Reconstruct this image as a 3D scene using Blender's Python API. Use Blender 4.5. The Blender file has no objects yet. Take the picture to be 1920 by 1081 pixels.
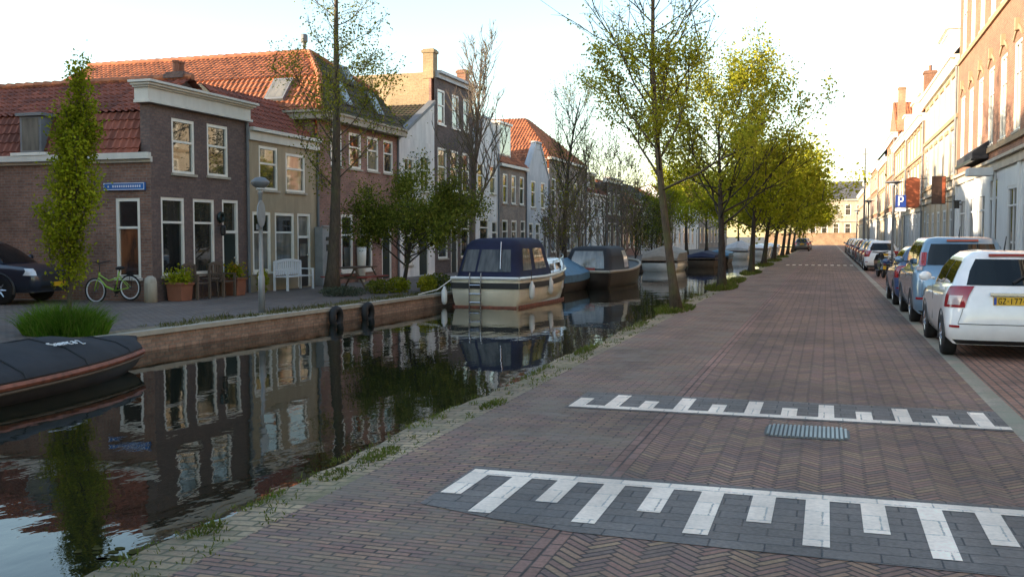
import bpy, bmesh, math, random
import numpy as np
from mathutils import Vector, Matrix
R = math.radians
SC = bpy.context.scene
COL = SC.collection

# ---------------------------------------------------------------- camera
cam_d = bpy.data.cameras.new('camera'); cam = bpy.data.objects.new('camera', cam_d); COL.objects.link(cam)
cam_d.sensor_width = 36.0; cam_d.lens = 36.0 * 1850 / 1920; cam_d.clip_start = 0.05; cam_d.clip_end = 3000
cam.location = (0, 0, 1.7)
cam.rotation_euler = (math.pi / 2 - math.atan(97.5 / 1850), 0, math.atan(590 / 1850))
SC.camera = cam

# ---------------------------------------------------------------- light
SUN_EL, SUN_AZ = R(9.3), R(240)            # azimuth clockwise from +Y: the sun stands left of and behind the camera
w = bpy.data.worlds.new('World'); SC.world = w; w.use_nodes = True
wn = w.node_tree.nodes; wl = w.node_tree.links
bg = wn['Background']; sky = wn.new('ShaderNodeTexSky'); sky.sky_type = 'NISHITA'; sky.sun_disc = False
sky.sun_elevation = SUN_EL; sky.sun_rotation = SUN_AZ; sky.air_density = 1.0; sky.dust_density = 0.7; sky.ozone_density = 1.8
wbal = wn.new('ShaderNodeMix'); wbal.data_type = 'RGBA'; wbal.blend_type = 'MULTIPLY'; wbal.inputs[0].default_value = 1.0
wbal.inputs[7].default_value = (1.10, 1.0, 0.90, 1)      # white balance of the daylight
wl.new(sky.outputs[0], wbal.inputs[6]); wl.new(wbal.outputs[2], bg.inputs[0]); bg.inputs[1].default_value = 0.15
sl = bpy.data.lights.new('sun', 'SUN'); sl.energy = 3.9; sl.angle = R(0.6); sl.color = (1.0, 0.81, 0.60)
so = bpy.data.objects.new('sun', sl); COL.objects.link(so); so.location = (-60, -40, 40)
_sd = Vector((math.sin(SUN_AZ) * math.cos(SUN_EL), math.cos(SUN_AZ) * math.cos(SUN_EL), math.sin(SUN_EL)))
so.rotation_euler = _sd.to_track_quat('Z', 'Y').to_euler()
SC.view_settings.view_transform = 'Standard'; SC.view_settings.look = 'None'; SC.view_settings.gamma = 1.0
SC.view_settings.exposure = 2.05
SC.render.engine = 'CYCLES'
SC.cycles.max_bounces = 6; SC.cycles.diffuse_bounces = 3; SC.cycles.glossy_bounces = 3; SC.cycles.transmission_bounces = 3
SC.cycles.transparent_max_bounces = 6; SC.cycles.caustics_reflective = False; SC.cycles.caustics_refractive = False
SC.cycles.use_denoising = True

# ---------------------------------------------------------------- mesh builder
class MB:
    def __init__(s): s.v = []; s.f = []; s.uvfn = None
    def add(s, vs, fs):
        o = len(s.v); s.v.extend([tuple(p) for p in vs]); s.f.extend([tuple(i + o for i in f) for f in fs]); return s
    def quad(s, *p): return s.add(p, [tuple(range(len(p)))])
    def box(s, x0, x1, y0, y1, z0, z1):
        if x0 > x1: x0, x1 = x1, x0
        if y0 > y1: y0, y1 = y1, y0
        if z0 > z1: z0, z1 = z1, z0
        return s.add([(x0,y0,z0),(x1,y0,z0),(x1,y1,z0),(x0,y1,z0),(x0,y0,z1),(x1,y0,z1),(x1,y1,z1),(x0,y1,z1)],
                     [(0,3,2,1),(4,5,6,7),(0,1,5,4),(1,2,6,5),(2,3,7,6),(3,0,4,7)])
    def prism(s, poly, vec):            # planar polygon swept by vec
        n = len(poly); a = [Vector(p) for p in poly]; b = [p + Vector(vec) for p in a]
        return s.add(a + b, [tuple(range(n))[::-1], tuple(range(n, 2*n))] + [(i, (i+1) % n, n + (i+1) % n, n + i) for i in range(n)])
    def tube(s, pts, rad, n=6, cap=True):
        pts = [Vector(p) for p in pts]; k = len(pts)
        if not hasattr(rad, '__len__'): rad = [rad] * k
        vs = []; ref = None
        for i in range(k):
            d = (pts[min(i+1, k-1)] - pts[max(i-1, 0)])
            if d.length < 1e-9: d = Vector((0,0,1))
            d.normalize()
            if ref is None: ref = Vector((1,0,0)) if abs(d.x) < 0.9 else Vector((0,1,0))
            a = (ref - d * ref.dot(d)); 
            if a.length < 1e-6: a = d.orthogonal()
            a.normalize(); b = d.cross(a); ref = a
            for j in range(n):
                t = 2 * math.pi * j / n
                vs.append(pts[i] + (a * math.cos(t) + b * math.sin(t)) * rad[i])
        fs = [(i*n+j, i*n+(j+1) % n, (i+1)*n+(j+1) % n, (i+1)*n+j) for i in range(k-1) for j in range(n)]
        if cap: fs += [tuple(range(n))[::-1], tuple(range((k-1)*n, k*n))]
        return s.add(vs, fs)
    def lathe(s, c, prof, n=16, axis='z'):      # prof: (r, h) list
        vs = []; c = Vector(c)
        for r, h in prof:
            for j in range(n):
                t = 2*math.pi*j/n; a, b = r*math.cos(t), r*math.sin(t)
                vs.append(c + Vector({'z': (a, b, h), 'x': (h, a, b), 'y': (a, h, b)}[axis]))
        k = len(prof)
        fs = [(i*n+j, i*n+(j+1) % n, (i+1)*n+(j+1) % n, (i+1)*n+j) for i in range(k-1) for j in range(n)]
        fs += [tuple(range(n))[::-1], tuple(range((k-1)*n, k*n))]
        return s.add(vs, fs)
    def torus(s, c, R0, r0, axis='x', n=28, m=8):
        vs = []; c = Vector(c)
        for i in range(n):
            t = 2*math.pi*i/n
            for j in range(m):
                u = 2*math.pi*j/m; rr = R0 + r0*math.cos(u); a, b, h = rr*math.cos(t), rr*math.sin(t), r0*math.sin(u)
                vs.append(c + Vector({'z': (a, b, h), 'x': (h, a, b), 'y': (a, h, b)}[axis]))
        return s.add(vs, [(i*m+j, ((i+1) % n)*m+j, ((i+1) % n)*m+(j+1) % m, i*m+(j+1) % m) for i in range(n) for j in range(m)])
    def ball(s, c, r, n=10, m=6):
        rx, ry, rz = r if hasattr(r, '__len__') else (r, r, r)
        vs = [(c[0], c[1], c[2]-rz)]
        for i in range(1, m):
            p = math.pi*i/m
            for j in range(n):
                t = 2*math.pi*j/n
                vs.append((c[0]+rx*math.sin(p)*math.cos(t), c[1]+ry*math.sin(p)*math.sin(t), c[2]-rz*math.cos(p)))
        vs.append((c[0], c[1], c[2]+rz)); L = len(vs)-1
        fs = [(0, 1+(j+1) % n, 1+j) for j in range(n)]
        fs += [(1+i*n+j, 1+i*n+(j+1) % n, 1+(i+1)*n+(j+1) % n, 1+(i+1)*n+j) for i in range(m-2) for j in range(n)]
        fs += [(L, 1+(m-2)*n+j, 1+(m-2)*n+(j+1) % n) for j in range(n)]
        return s.add(vs, fs)
    def build(s, name, m, parent=None, smooth=False, bevel=0):
        v = np.array(s.v, dtype=np.float64).reshape(-1, 3)
        if parent is not None:
            org = np.array(root_loc(parent))
        else:
            lo, hi = v.min(0), v.max(0); org = np.array([(lo[0]+hi[0])/2, (lo[1]+hi[1])/2, lo[2]])
        me = bpy.data.meshes.new(name); me.from_pydata((v - org).tolist(), [], s.f)
        # metric UVs: u runs horizontally along the face, v up its slope
        uv = me.uv_layers.new(name='UVMap'); nl = len(me.loops)
        if s.uvfn is None:
            vi = np.zeros(nl, dtype=np.int64); me.loops.foreach_get('vertex_index', vi)
            npoly = len(me.polygons); nrm = np.zeros(npoly*3); me.polygons.foreach_get('normal', nrm); nrm = nrm.reshape(-1, 3)
            tot = np.zeros(npoly, dtype=np.int64); me.polygons.foreach_get('loop_total', tot)
            n = np.repeat(nrm, tot, axis=0)
            t = np.stack([-n[:, 1], n[:, 0], np.zeros(nl)], 1); ln = np.linalg.norm(t, axis=1)
            flat = ln < 0.05; t[flat] = (1, 0, 0); ln[flat] = 1; t /= ln[:, None]
            b = np.cross(n, t); p = v[vi]
            u = np.stack([(p*t).sum(1), (p*b).sum(1)], 1)
        else:
            vi = np.zeros(nl, dtype=np.int64); me.loops.foreach_get('vertex_index', vi); u = s.uvfn(v[vi])
        uv.data.foreach_set('uv', u.astype(np.float32).ravel())
        if smooth: me.polygons.foreach_set('use_smooth', [True]*len(me.polygons))
        me.materials.append(m)
        o = bpy.data.objects.new(name, me); COL.objects.link(o)
        if parent is not None: o.parent = parent
        else: o.location = org
        if bevel:
            bv = o.modifiers.new('bevel', 'BEVEL'); bv.width = bevel; bv.segments = 2; bv.limit_method = 'ANGLE'; bv.angle_limit = R(40)
        return o
def root_loc(p):
    l = Vector((0, 0, 0))
    while p is not None: l += p.location; p = p.parent
    return l
def tag(o, label, cat, group=None, kind=None):
    if label: o['label'] = label
    if cat: o['category'] = cat
    if group: o['group'] = group
    if kind: o['kind'] = kind
    return o
def thing(name, loc, label, cat, group=None):
    o = bpy.data.objects.new(name, None); o.empty_display_size = 0.2; COL.objects.link(o); o.location = loc
    return tag(o, label, cat, group)
def struct(name, mb, m): return tag(mb.build(name, m), None, None, None, 'structure')
def kids(o): return [c for c in bpy.data.objects if c.parent == o]
def dup(o, loc=None, rz=None, label=None, parent=None, ch=None):
    c = o.copy(); COL.objects.link(c)
    if parent is not None: c.parent = parent
    if loc is not None: c.location = loc
    if rz is not None: c.rotation_euler = (0, 0, rz)
    if label: c['label'] = label
    for k in kids(o): 
        if k != c: dup(k, parent=c)
    return c
def leafcards(name, pts, size, m, parent, rng, aspect=0.6, flatness=0.0, jitter=0.35):
    P = np.asarray(pts, dtype=np.float64); n = len(P)
    a = rng.normal(size=(n, 3)); a /= np.linalg.norm(a, axis=1)[:, None]
    b = rng.normal(size=(n, 3)); b -= a * (a*b).sum(1)[:, None]; b /= np.linalg.norm(b, axis=1)[:, None]
    sz = size * (1 + jitter * rng.uniform(-1, 1, n)); sz = sz[:, None]
    V = np.stack([P - a*sz*.5, P + b*sz*.5*aspect, P + a*sz*.5, P - b*sz*.5*aspect], 1).reshape(-1, 3) - np.array(root_loc(parent))
    me = bpy.data.meshes.new(name); me.vertices.add(4*n); me.vertices.foreach_set('co', V.astype(np.float32).ravel())
    me.loops.add(4*n); me.loops.foreach_set('vertex_index', np.arange(4*n, dtype=np.int32))
    me.polygons.add(n); me.polygons.foreach_set('loop_start', np.arange(0, 4*n, 4, dtype=np.int32))
    me.update(calc_edges=True); me.validate(); me.materials.append(m)
    o = bpy.data.objects.new(name, me); COL.objects.link(o); o.parent = parent
    return o

# ---------------------------------------------------------------- materials
class NT:
    def __init__(s, name):
        s.m = bpy.data.materials.new(name); s.m.use_nodes = True; s.t = s.m.node_tree; s.n = s.t.nodes; s.l = s.t.links
        s.p = s.n['Principled BSDF']; s.out = s.n['Material Output']
    def new(s, ty, **kw):
        n = s.n.new('ShaderNode' + ty)
        for k, v in kw.items(): setattr(n, k, v)
        return n
    def put(s, sock, v):
        if hasattr(v, 'is_linked'): s.l.new(v, sock)
        elif isinstance(v, (tuple, list)): sock.default_value = (tuple(v) + (1,)) if len(v) == 3 and len(sock.default_value) == 4 else v
        else: sock.default_value = v
    def math(s, op, a, b=0.0, c=0.0):
        n = s.new('Math', operation=op); s.put(n.inputs[0], a); s.put(n.inputs[1], b); s.put(n.inputs[2], c); return n.outputs[0]
    def noise(s, vec, scale, detail=3, rough=0.55):
        n = s.new('TexNoise'); n.inputs['Scale'].default_value = scale; n.inputs['Detail'].default_value = detail; n.inputs['Roughness'].default_value = rough
        if vec is not None: s.l.new(vec, n.inputs['Vector'])
        return n.outputs['Fac']
    def ramp(s, fac, stops):
        n = s.new('ValToRGB'); e = n.color_ramp.elements
        while len(e) < len(stops): e.new(0.5)
        for i, (p, c) in enumerate(stops): e[i].position = p; e[i].color = tuple(c) + (1,)
        s.l.new(fac, n.inputs[0]); return n.outputs[0]
    def mix(s, fac, a, b, mode='MIX'):
        n = s.new('Mix', data_type='RGBA', blend_type=mode); s.put(n.inputs[0], fac); s.put(n.inputs[6], a); s.put(n.inputs[7], b); return n.outputs[2]
    def bump(s, h, strength=0.3, dist=0.01, nrm=None):
        n = s.new('Bump'); n.inputs['Strength'].default_value = strength; n.inputs['Distance'].default_value = dist; s.l.new(h, n.inputs['Height'])
        if nrm is not None: s.l.new(nrm, n.inputs['Normal'])
        s.l.new(n.outputs[0], s.p.inputs['Normal']); return n.outputs[0]
    def pos(s): return s.new('NewGeometry').outputs['Position']
    def uv(s): return s.new('TexCoord').outputs['UV']
    def obj(s): return s.new('TexCoord').outputs['Object']
    def island(s): return s.new('NewGeometry').outputs['Random Per Island']
    def set(s, rough=0.6, metal=0.0, spec=0.5, coat=0.0, ior=1.5):
        i = s.p.inputs; s.put(i['Roughness'], rough); s.put(i['Metallic'], metal); i['Specular IOR Level'].default_value = spec
        i['Coat Weight'].default_value = coat; i['Coat Roughness'].default_value = 0.04; i['IOR'].default_value = ior
        return s.m
    def col(s, c): s.put(s.p.inputs['Base Color'], c)
def sc(c, k): return tuple(x*k for x in c)
def plain(name, c, rough=0.6, metal=0.0, vary=0.18, scale=3.0, bump=0.0, spec=0.5, coat=0.0, bscale=60):
    t = NT(name); o = t.obj(); f = t.noise(o, scale, 4)
    t.col(t.ramp(f, [(0.25, sc(c, 1-vary)), (0.75, sc(c, 1+vary))]))
    if bump: t.bump(t.noise(o, bscale, 3), bump, 0.01)
    return t.set(rough, metal, spec, coat)
def brick(name, c1, c2, mortar, stain=0.45, bw=0.22, rh=0.075, ms=0.011, rough=0.85, k=1.65):
    c1, c2, mortar = sc(c1, k), sc(c2, k), sc(mortar, k)
    t = NT(name); uv = t.uv(); b = t.new('TexBrick'); t.l.new(uv, b.inputs['Vector']); b.inputs['Scale'].default_value = 1
    b.inputs['Brick Width'].default_value = bw; b.inputs['Row Height'].default_value = rh; b.inputs['Mortar Size'].default_value = ms
    b.inputs['Mortar Smooth'].default_value = 0.3; b.inputs['Bias'].default_value = -0.1
    t.put(b.inputs['Color1'], c1); t.put(b.inputs['Color2'], c2); t.put(b.inputs['Mortar'], mortar)
    f = t.noise(uv, 0.9, 5, 0.65); g = t.noise(uv, 14, 2)
    c = t.mix(1.0, b.outputs['Color'], t.ramp(f, [(0.3, (1-stain,)*3), (0.7, (1+stain*.5,)*3)]), 'MULTIPLY')
    c = t.mix(1.0, c, t.ramp(g, [(0.3, (0.8,)*3), (0.7, (1.2,)*3)]), 'MULTIPLY')
    t.col(c); t.bump(b.outputs['Fac'], -0.35, 0.008)
    return t.set(rough)
def plaster(name, c, stain=0.25, rough=0.8):
    t = NT(name); uv = t.uv(); mp = t.new('Mapping'); t.l.new(uv, mp.inputs[0]); mp.inputs['Scale'].default_value = (2.2, 0.5, 1)
    f = t.noise(mp.outputs[0], 1.2, 6, 0.65); g = t.noise(uv, 30, 2)
    c1 = t.ramp(f, [(0.3, sc(c, 1-stain)), (0.65, sc(c, 1.05))])
    t.col(c1); t.bump(g, 0.15, 0.005); return t.set(rough)
def roof_mat(name, c, var=0.35, moss=0.0):
    t = NT(name); uv = t.uv(); sx = t.new('SeparateXYZ'); t.l.new(uv, sx.inputs[0])
    a = t.math('FLOOR', t.math('DIVIDE', sx.outputs[0], 0.21)); b = t.math('FLOOR', t.math('DIVIDE', sx.outputs[1], 0.28))
    cx = t.new('CombineXYZ'); t.l.new(a, cx.inputs[0]); t.l.new(b, cx.inputs[1])
    wn_ = t.new('TexWhiteNoise', noise_dimensions='2D'); t.l.new(cx.outputs[0], wn_.inputs['Vector'])
    c1 = t.ramp(wn_.outputs['Value'], [(0.0, sc(c, 1-var)), (0.6, c), (1.0, sc(c, 1+var*.6))])
    f = t.noise(uv, 0.7, 5, 0.7)
    c2 = t.mix(1.0, c1, t.ramp(f, [(0.3, (0.65,)*3), (0.65, (1.1,)*3)]), 'MULTIPLY')
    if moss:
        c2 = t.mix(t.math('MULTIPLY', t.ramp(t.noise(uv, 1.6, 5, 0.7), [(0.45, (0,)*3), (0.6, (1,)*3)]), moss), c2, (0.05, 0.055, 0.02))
    t.col(c2); t.bump(t.noise(uv, 25, 2), 0.2, 0.006); return t.set(0.75)
def leaf(name, cs, trans=0.42):
    t = NT(name); r = t.island(); c = t.ramp(r, [(i/(len(cs)-1), k) for i, k in enumerate(cs)])
    c = t.mix(1.0, c, t.ramp(t.noise(t.pos(), 0.9, 3), [(0.3, (0.6,)*3), (0.7, (1.25,)*3)]), 'MULTIPLY')
    d = t.new('BsdfDiffuse'); tr = t.new('BsdfTranslucent'); mx = t.new('MixShader'); mx.inputs[0].default_value = trans
    t.l.new(c, d.inputs[0]); t.l.new(c, tr.inputs[0]); t.l.new(d.outputs[0], mx.inputs[1]); t.l.new(tr.outputs[0], mx.inputs[2])
    t.l.new(mx.outputs[0], t.out.inputs[0]); t.n.remove(t.p); return t.m
def glassy(name, c, c2=None, rough=0.03, spec=1.0, ior=1.6, scale=1.2):
    t = NT(name); uv = t.uv(); mp = t.new('Mapping'); t.l.new(uv, mp.inputs[0]); mp.inputs['Scale'].default_value = (3, 0.7, 1)
    t.col(t.ramp(t.noise(mp.outputs[0], scale, 3), [(0.35, c), (0.6, c2 or sc(c, 2))]))
    t.bump(t.noise(uv, 1.3, 1), 0.06, 0.02); return t.set(rough, 0, spec, 0.0, ior)
def bark(name, c):
    t = NT(name); p = t.pos(); mp = t.new('Mapping'); t.l.new(p, mp.inputs[0]); mp.inputs['Scale'].default_value = (1, 1, 0.25)
    f = t.noise(mp.outputs[0], 22, 5, 0.7); g = t.noise(p, 2.0, 3)
    c1 = t.ramp(f, [(0.3, sc(c, 0.5)), (0.7, sc(c, 1.4))])
    c1 = t.mix(t.ramp(g, [(0.5, (0,)*3), (0.7, (0.55,)*3)]), c1, (0.10, 0.11, 0.03))
    t.col(c1); t.bump(f, 0.6, 0.02); return t.set(0.9)
def paint(name, c, flake=0.0, metal=0.0, rough=0.28):
    t = NT(name); o = t.obj(); f = t.noise(o, 5, 4); t.col(t.ramp(f, [(0.3, sc(c, 0.93)), (0.7, sc(c, 1.04))]))
    t.put(t.p.inputs['Roughness'], rough); return t.set(rough, metal, 0.5, 1.0)

M = {}
M['brick_corner'] = brick('dark_brown_brick', (0.115,0.060,0.044), (0.175,0.092,0.064), (0.13,0.105,0.09))
M['brick_front'] = brick('purple_grey_brick', (0.075,0.05,0.045), (0.11,0.072,0.06), (0.075,0.06,0.055), 0.2)
M['brick_red'] = brick('red_brown_brick', (0.16,0.075,0.055), (0.21,0.10,0.07), (0.15,0.12,0.10))
M['brick_dark'] = brick('soot_dark_brick', (0.055,0.038,0.034), (0.09,0.058,0.048), (0.07,0.06,0.055))
M['brick_yellow'] = brick('yellow_brick', (0.33,0.235,0.12), (0.42,0.30,0.16), (0.32,0.26,0.18), 0.3, k=.9)
M['brick_orange'] = brick('orange_brick', (0.21,0.085,0.045), (0.29,0.13,0.07), (0.25,0.18,0.13), 0.3, k=1)
M['brick_brown'] = brick('grey_brown_brick', (0.14,0.105,0.08), (0.19,0.14,0.105), (0.16,0.14,0.12))
M['brick_buff'] = brick('buff_brick', (0.30,0.18,0.10), (0.37,0.235,0.13), (0.30,0.24,0.17), k=1)
M['plaster_beige'] = plaster('beige_plaster', (0.40,0.32,0.21))
M['plaster_white'] = plaster('white_plaster', (0.80,0.78,0.74), 0.28)
M['plaster_grey'] = plaster('pale_grey_plaster', (0.50,0.51,0.52), 0.25)
M['plaster_cream'] = plaster('cream_plaster', (0.43,0.37,0.28), 0.35)
M['white'] = plain('white_paint', (0.80,0.77,0.69), 0.45, vary=0.08)
M['cornice'] = plaster('cream_white_paint', (0.62,0.60,0.54), 0.12, 0.5)
M['stone'] = plaster('pale_stone', (0.45,0.40,0.32), 0.25)
M['shop_white'] = plaster('grey_white_shopfront_paint', (0.55,0.58,0.60), 0.12, 0.5)
M['dark_green'] = plain('dark_green_paint', (0.012,0.022,0.02), 0.3, vary=0.25)
M['dark_blue'] = plain('dark_blue_paint', (0.012,0.016,0.03), 0.3, vary=0.25)
M['black'] = plain('black_paint', (0.012,0.012,0.014), 0.4)
M['grey_metal'] = plain('galvanised_grey', (0.30,0.31,0.32), 0.45, 0.3, bump=0.1)
M['stone_dim'] = plaster('tan_stone', (0.30,0.22,0.13), 0.2); M['lead'] = plain('lead_grey', (0.16,0.17,0.18), 0.6, 0.1)
M['roof_red'] = roof_mat('red_clay_tile', (0.25,0.07,0.038), 0.4)
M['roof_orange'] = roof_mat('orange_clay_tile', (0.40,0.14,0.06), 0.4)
M['roof_moss_shade'] = roof_mat('moss_and_shade_tile', (0.10,0.07,0.045), 0.3, 0.9)  # mossy roofs; also stands for shade on the hipped brick house
M['roof_slate'] = roof_mat('slate_tile', (0.11,0.11,0.12), 0.3)
M['pane_dark'] = glassy('dark_window_glass', (0.006,0.007,0.008), (0.02,0.022,0.022))
M['pane_curtain'] = glassy('curtained_window_glass', (0.10,0.095,0.08), (0.2,0.185,0.15))
M['pane_blind'] = glassy('blind_window_glass', (0.02,0.02,0.018), (0.06,0.055,0.045))
M['pane_warm'] = glassy('warm_interior_glass', (0.012,0.010,0.009), (0.20,0.075,0.03), scale=0.9)
M['pane_boat'] = glassy('canopy_window_film', (0.02,0.022,0.024), (0.10,0.10,0.095), 0.05, 0.5, 1.45)
M['asphalt'] = plain('grey_ground', (0.10,0.09,0.08), 0.9)
M['bark'] = bark('tree_bark', (0.085,0.062,0.042)); M['bark_dark'] = bark('dark_bark', (0.045,0.035,0.028)); M['bark_pale'] = bark('pale_twig_bark', (0.15,0.115,0.085))
M['leaf_gold'] = leaf('yellow_green_leaf', [(0.24,0.26,0.02),(0.36,0.36,0.03),(0.48,0.45,0.05),(0.20,0.24,0.02)])
M['leaf_fresh'] = leaf('fresh_green_leaf', [(0.19,0.22,0.012),(0.30,0.33,0.018),(0.40,0.40,0.03),(0.16,0.20,0.014)])
M['leaf_olive'] = leaf('olive_leaf', [(0.14,0.15,0.02),(0.22,0.22,0.03),(0.30,0.28,0.04),(0.12,0.14,0.02)])
M['leaf_dark'] = leaf('dark_evergreen_leaf', [(0.07,0.09,0.014),(0.15,0.18,0.026),(0.26,0.26,0.045),(0.08,0.11,0.017)], 0.3)
M['leaf_grass'] = leaf('grass_blade', [(0.06,0.13,0.012),(0.10,0.21,0.018),(0.16,0.27,0.03),(0.18,0.22,0.05)])
M['leaf_verge'] = leaf('verge_grass_blade', [(0.09,0.12,0.02),(0.15,0.16,0.04),(0.10,0.15,0.02),(0.22,0.19,0.08)])
M['leaf_dry'] = leaf('dry_moss', [(0.10,0.10,0.03),(0.16,0.14,0.06),(0.09,0.12,0.025)])
M['leaf_grey'] = leaf('grey_green_leaf', [(0.10,0.12,0.08),(0.16,0.18,0.13),(0.07,0.09,0.05)])
M['terracotta'] = plain('terracotta', (0.26,0.10,0.055), 0.8, bump=0.15)
M['wood'] = plain('weathered_wood', (0.12,0.085,0.06), 0.75, bump=0.2)
M['wood_red'] = plain('red_painted_wood', (0.28,0.05,0.04), 0.55)
M['rubber'] = plain('black_rubber', (0.014,0.014,0.015), 0.7, bump=0.2)
M['chrome'] = plain('bare_metal', (0.55,0.56,0.58), 0.25, 1.0, vary=0.05)
M['steel'] = plain('worn_steel', (0.22,0.23,0.24), 0.38, 0.8, vary=0.2)
M['dark_trim'] = plain('dark_plastic', (0.02,0.02,0.022), 0.5)
M['car_glass'] = glassy('car_glass', (0.005,0.007,0.009), (0.012,0.016,0.018), 0.02, 0.5, 1.45, 0.8)
M['car_white'] = paint('white_car_paint', (0.86,0.86,0.86)); M['car_blue'] = paint('pale_blue_metallic', (0.17,0.29,0.42), metal=0.3)
M['car_black'] = paint('black_car_paint', (0.012,0.014,0.018)); M['car_silver'] = paint('silver_car_paint', (0.38,0.39,0.40), metal=0.5)
M['car_navy'] = paint('navy_car_paint', (0.018,0.026,0.045)); M['car_bright_navy'] = paint('blue_car_paint', (0.03,0.07,0.18)); M['car_grey'] = paint('grey_car_paint', (0.09,0.095,0.10), metal=0.3)
M['car_red'] = paint('dark_red_car_paint', (0.16,0.02,0.02))
M['lamp_red'] = plain('red_lamp_lens', (0.30,0.012,0.02), 0.12, coat=1.0); M['lamp_clear'] = plain('clear_lamp_lens', (0.78,0.80,0.82), 0.1, 0.0, coat=1.0)
M['lamp_frost'] = plain('frosted_lamp_lens', (0.45,0.36,0.36), 0.15, coat=1.0); M['plate'] = plain('yellow_plate', (0.72,0.42,0.02), 0.45, vary=0.06); M['plate_blue'] = plain('blue_plate_band', (0.02,0.07,0.35), 0.45)
M['ink'] = plain('black_ink', (0.015,0.013,0.012), 0.6); M['sign_blue'] = plain('blue_enamel', (0.025,0.14,0.42), 0.3); M['sign_navy'] = plain('navy_enamel', (0.012,0.04,0.22), 0.3); M['sign_white'] = plain('white_enamel', (0.75,0.76,0.78), 0.35, vary=0.04)
M['sign_orange'] = plain('rust_orange_board', (0.36,0.09,0.035), 0.55); M['sign_brown'] = plain('dark_brown_board', (0.06,0.03,0.02), 0.5)
M['lime'] = plain('lime_green_paint', (0.30,0.50,0.04), 0.3, coat=0.6, vary=0.05)
M['navy_canvas'] = plain('navy_canvas', (0.01,0.013,0.042), 0.85, bump=0.3, bscale=12, vary=0.3)
M['tarp'] = plain('charcoal_tarpaulin', (0.022,0.023,0.028), 0.85, bump=0.5, bscale=7, vary=0.25)
M['tarp_blue'] = plain('blue_tarpaulin', (0.06,0.15,0.23), 0.6, bump=0.5, bscale=6, vary=0.3)
M['tarp_black'] = plain('black_canvas', (0.02,0.021,0.024), 0.75, bump=0.4, bscale=7)
M['tarp_beige'] = plain('beige_boat_cover', (0.36,0.30,0.24), 0.8, bump=0.4, bscale=5)
M['cream_hull'] = plain('cream_gelcoat', (0.80,0.72,0.56), 0.25, coat=0.5, vary=0.08); M['white_hull'] = plain('white_gelcoat', (0.72,0.72,0.70), 0.25, coat=0.5, vary=0.08)
M['dark_hull'] = plain('dark_tarred_hull', (0.03,0.022,0.018), 0.5, vary=0.4); M['rust'] = plain('rust_red_paint', (0.22,0.07,0.04), 0.6, vary=0.45, scale=9)
M['plaster_rose'] = plaster('rose_plaster', (0.36,0.21,0.14), 0.3); M['flower'] = leaf('orange_flower', [(0.55,0.25,0.02),(0.7,0.4,0.03),(0.08,0.14,0.02)])
M['bloom_yellow'] = leaf('yellow_shrub_leaf', [(0.30,0.27,0.02),(0.40,0.36,0.03),(0.12,0.15,0.02)])

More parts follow.
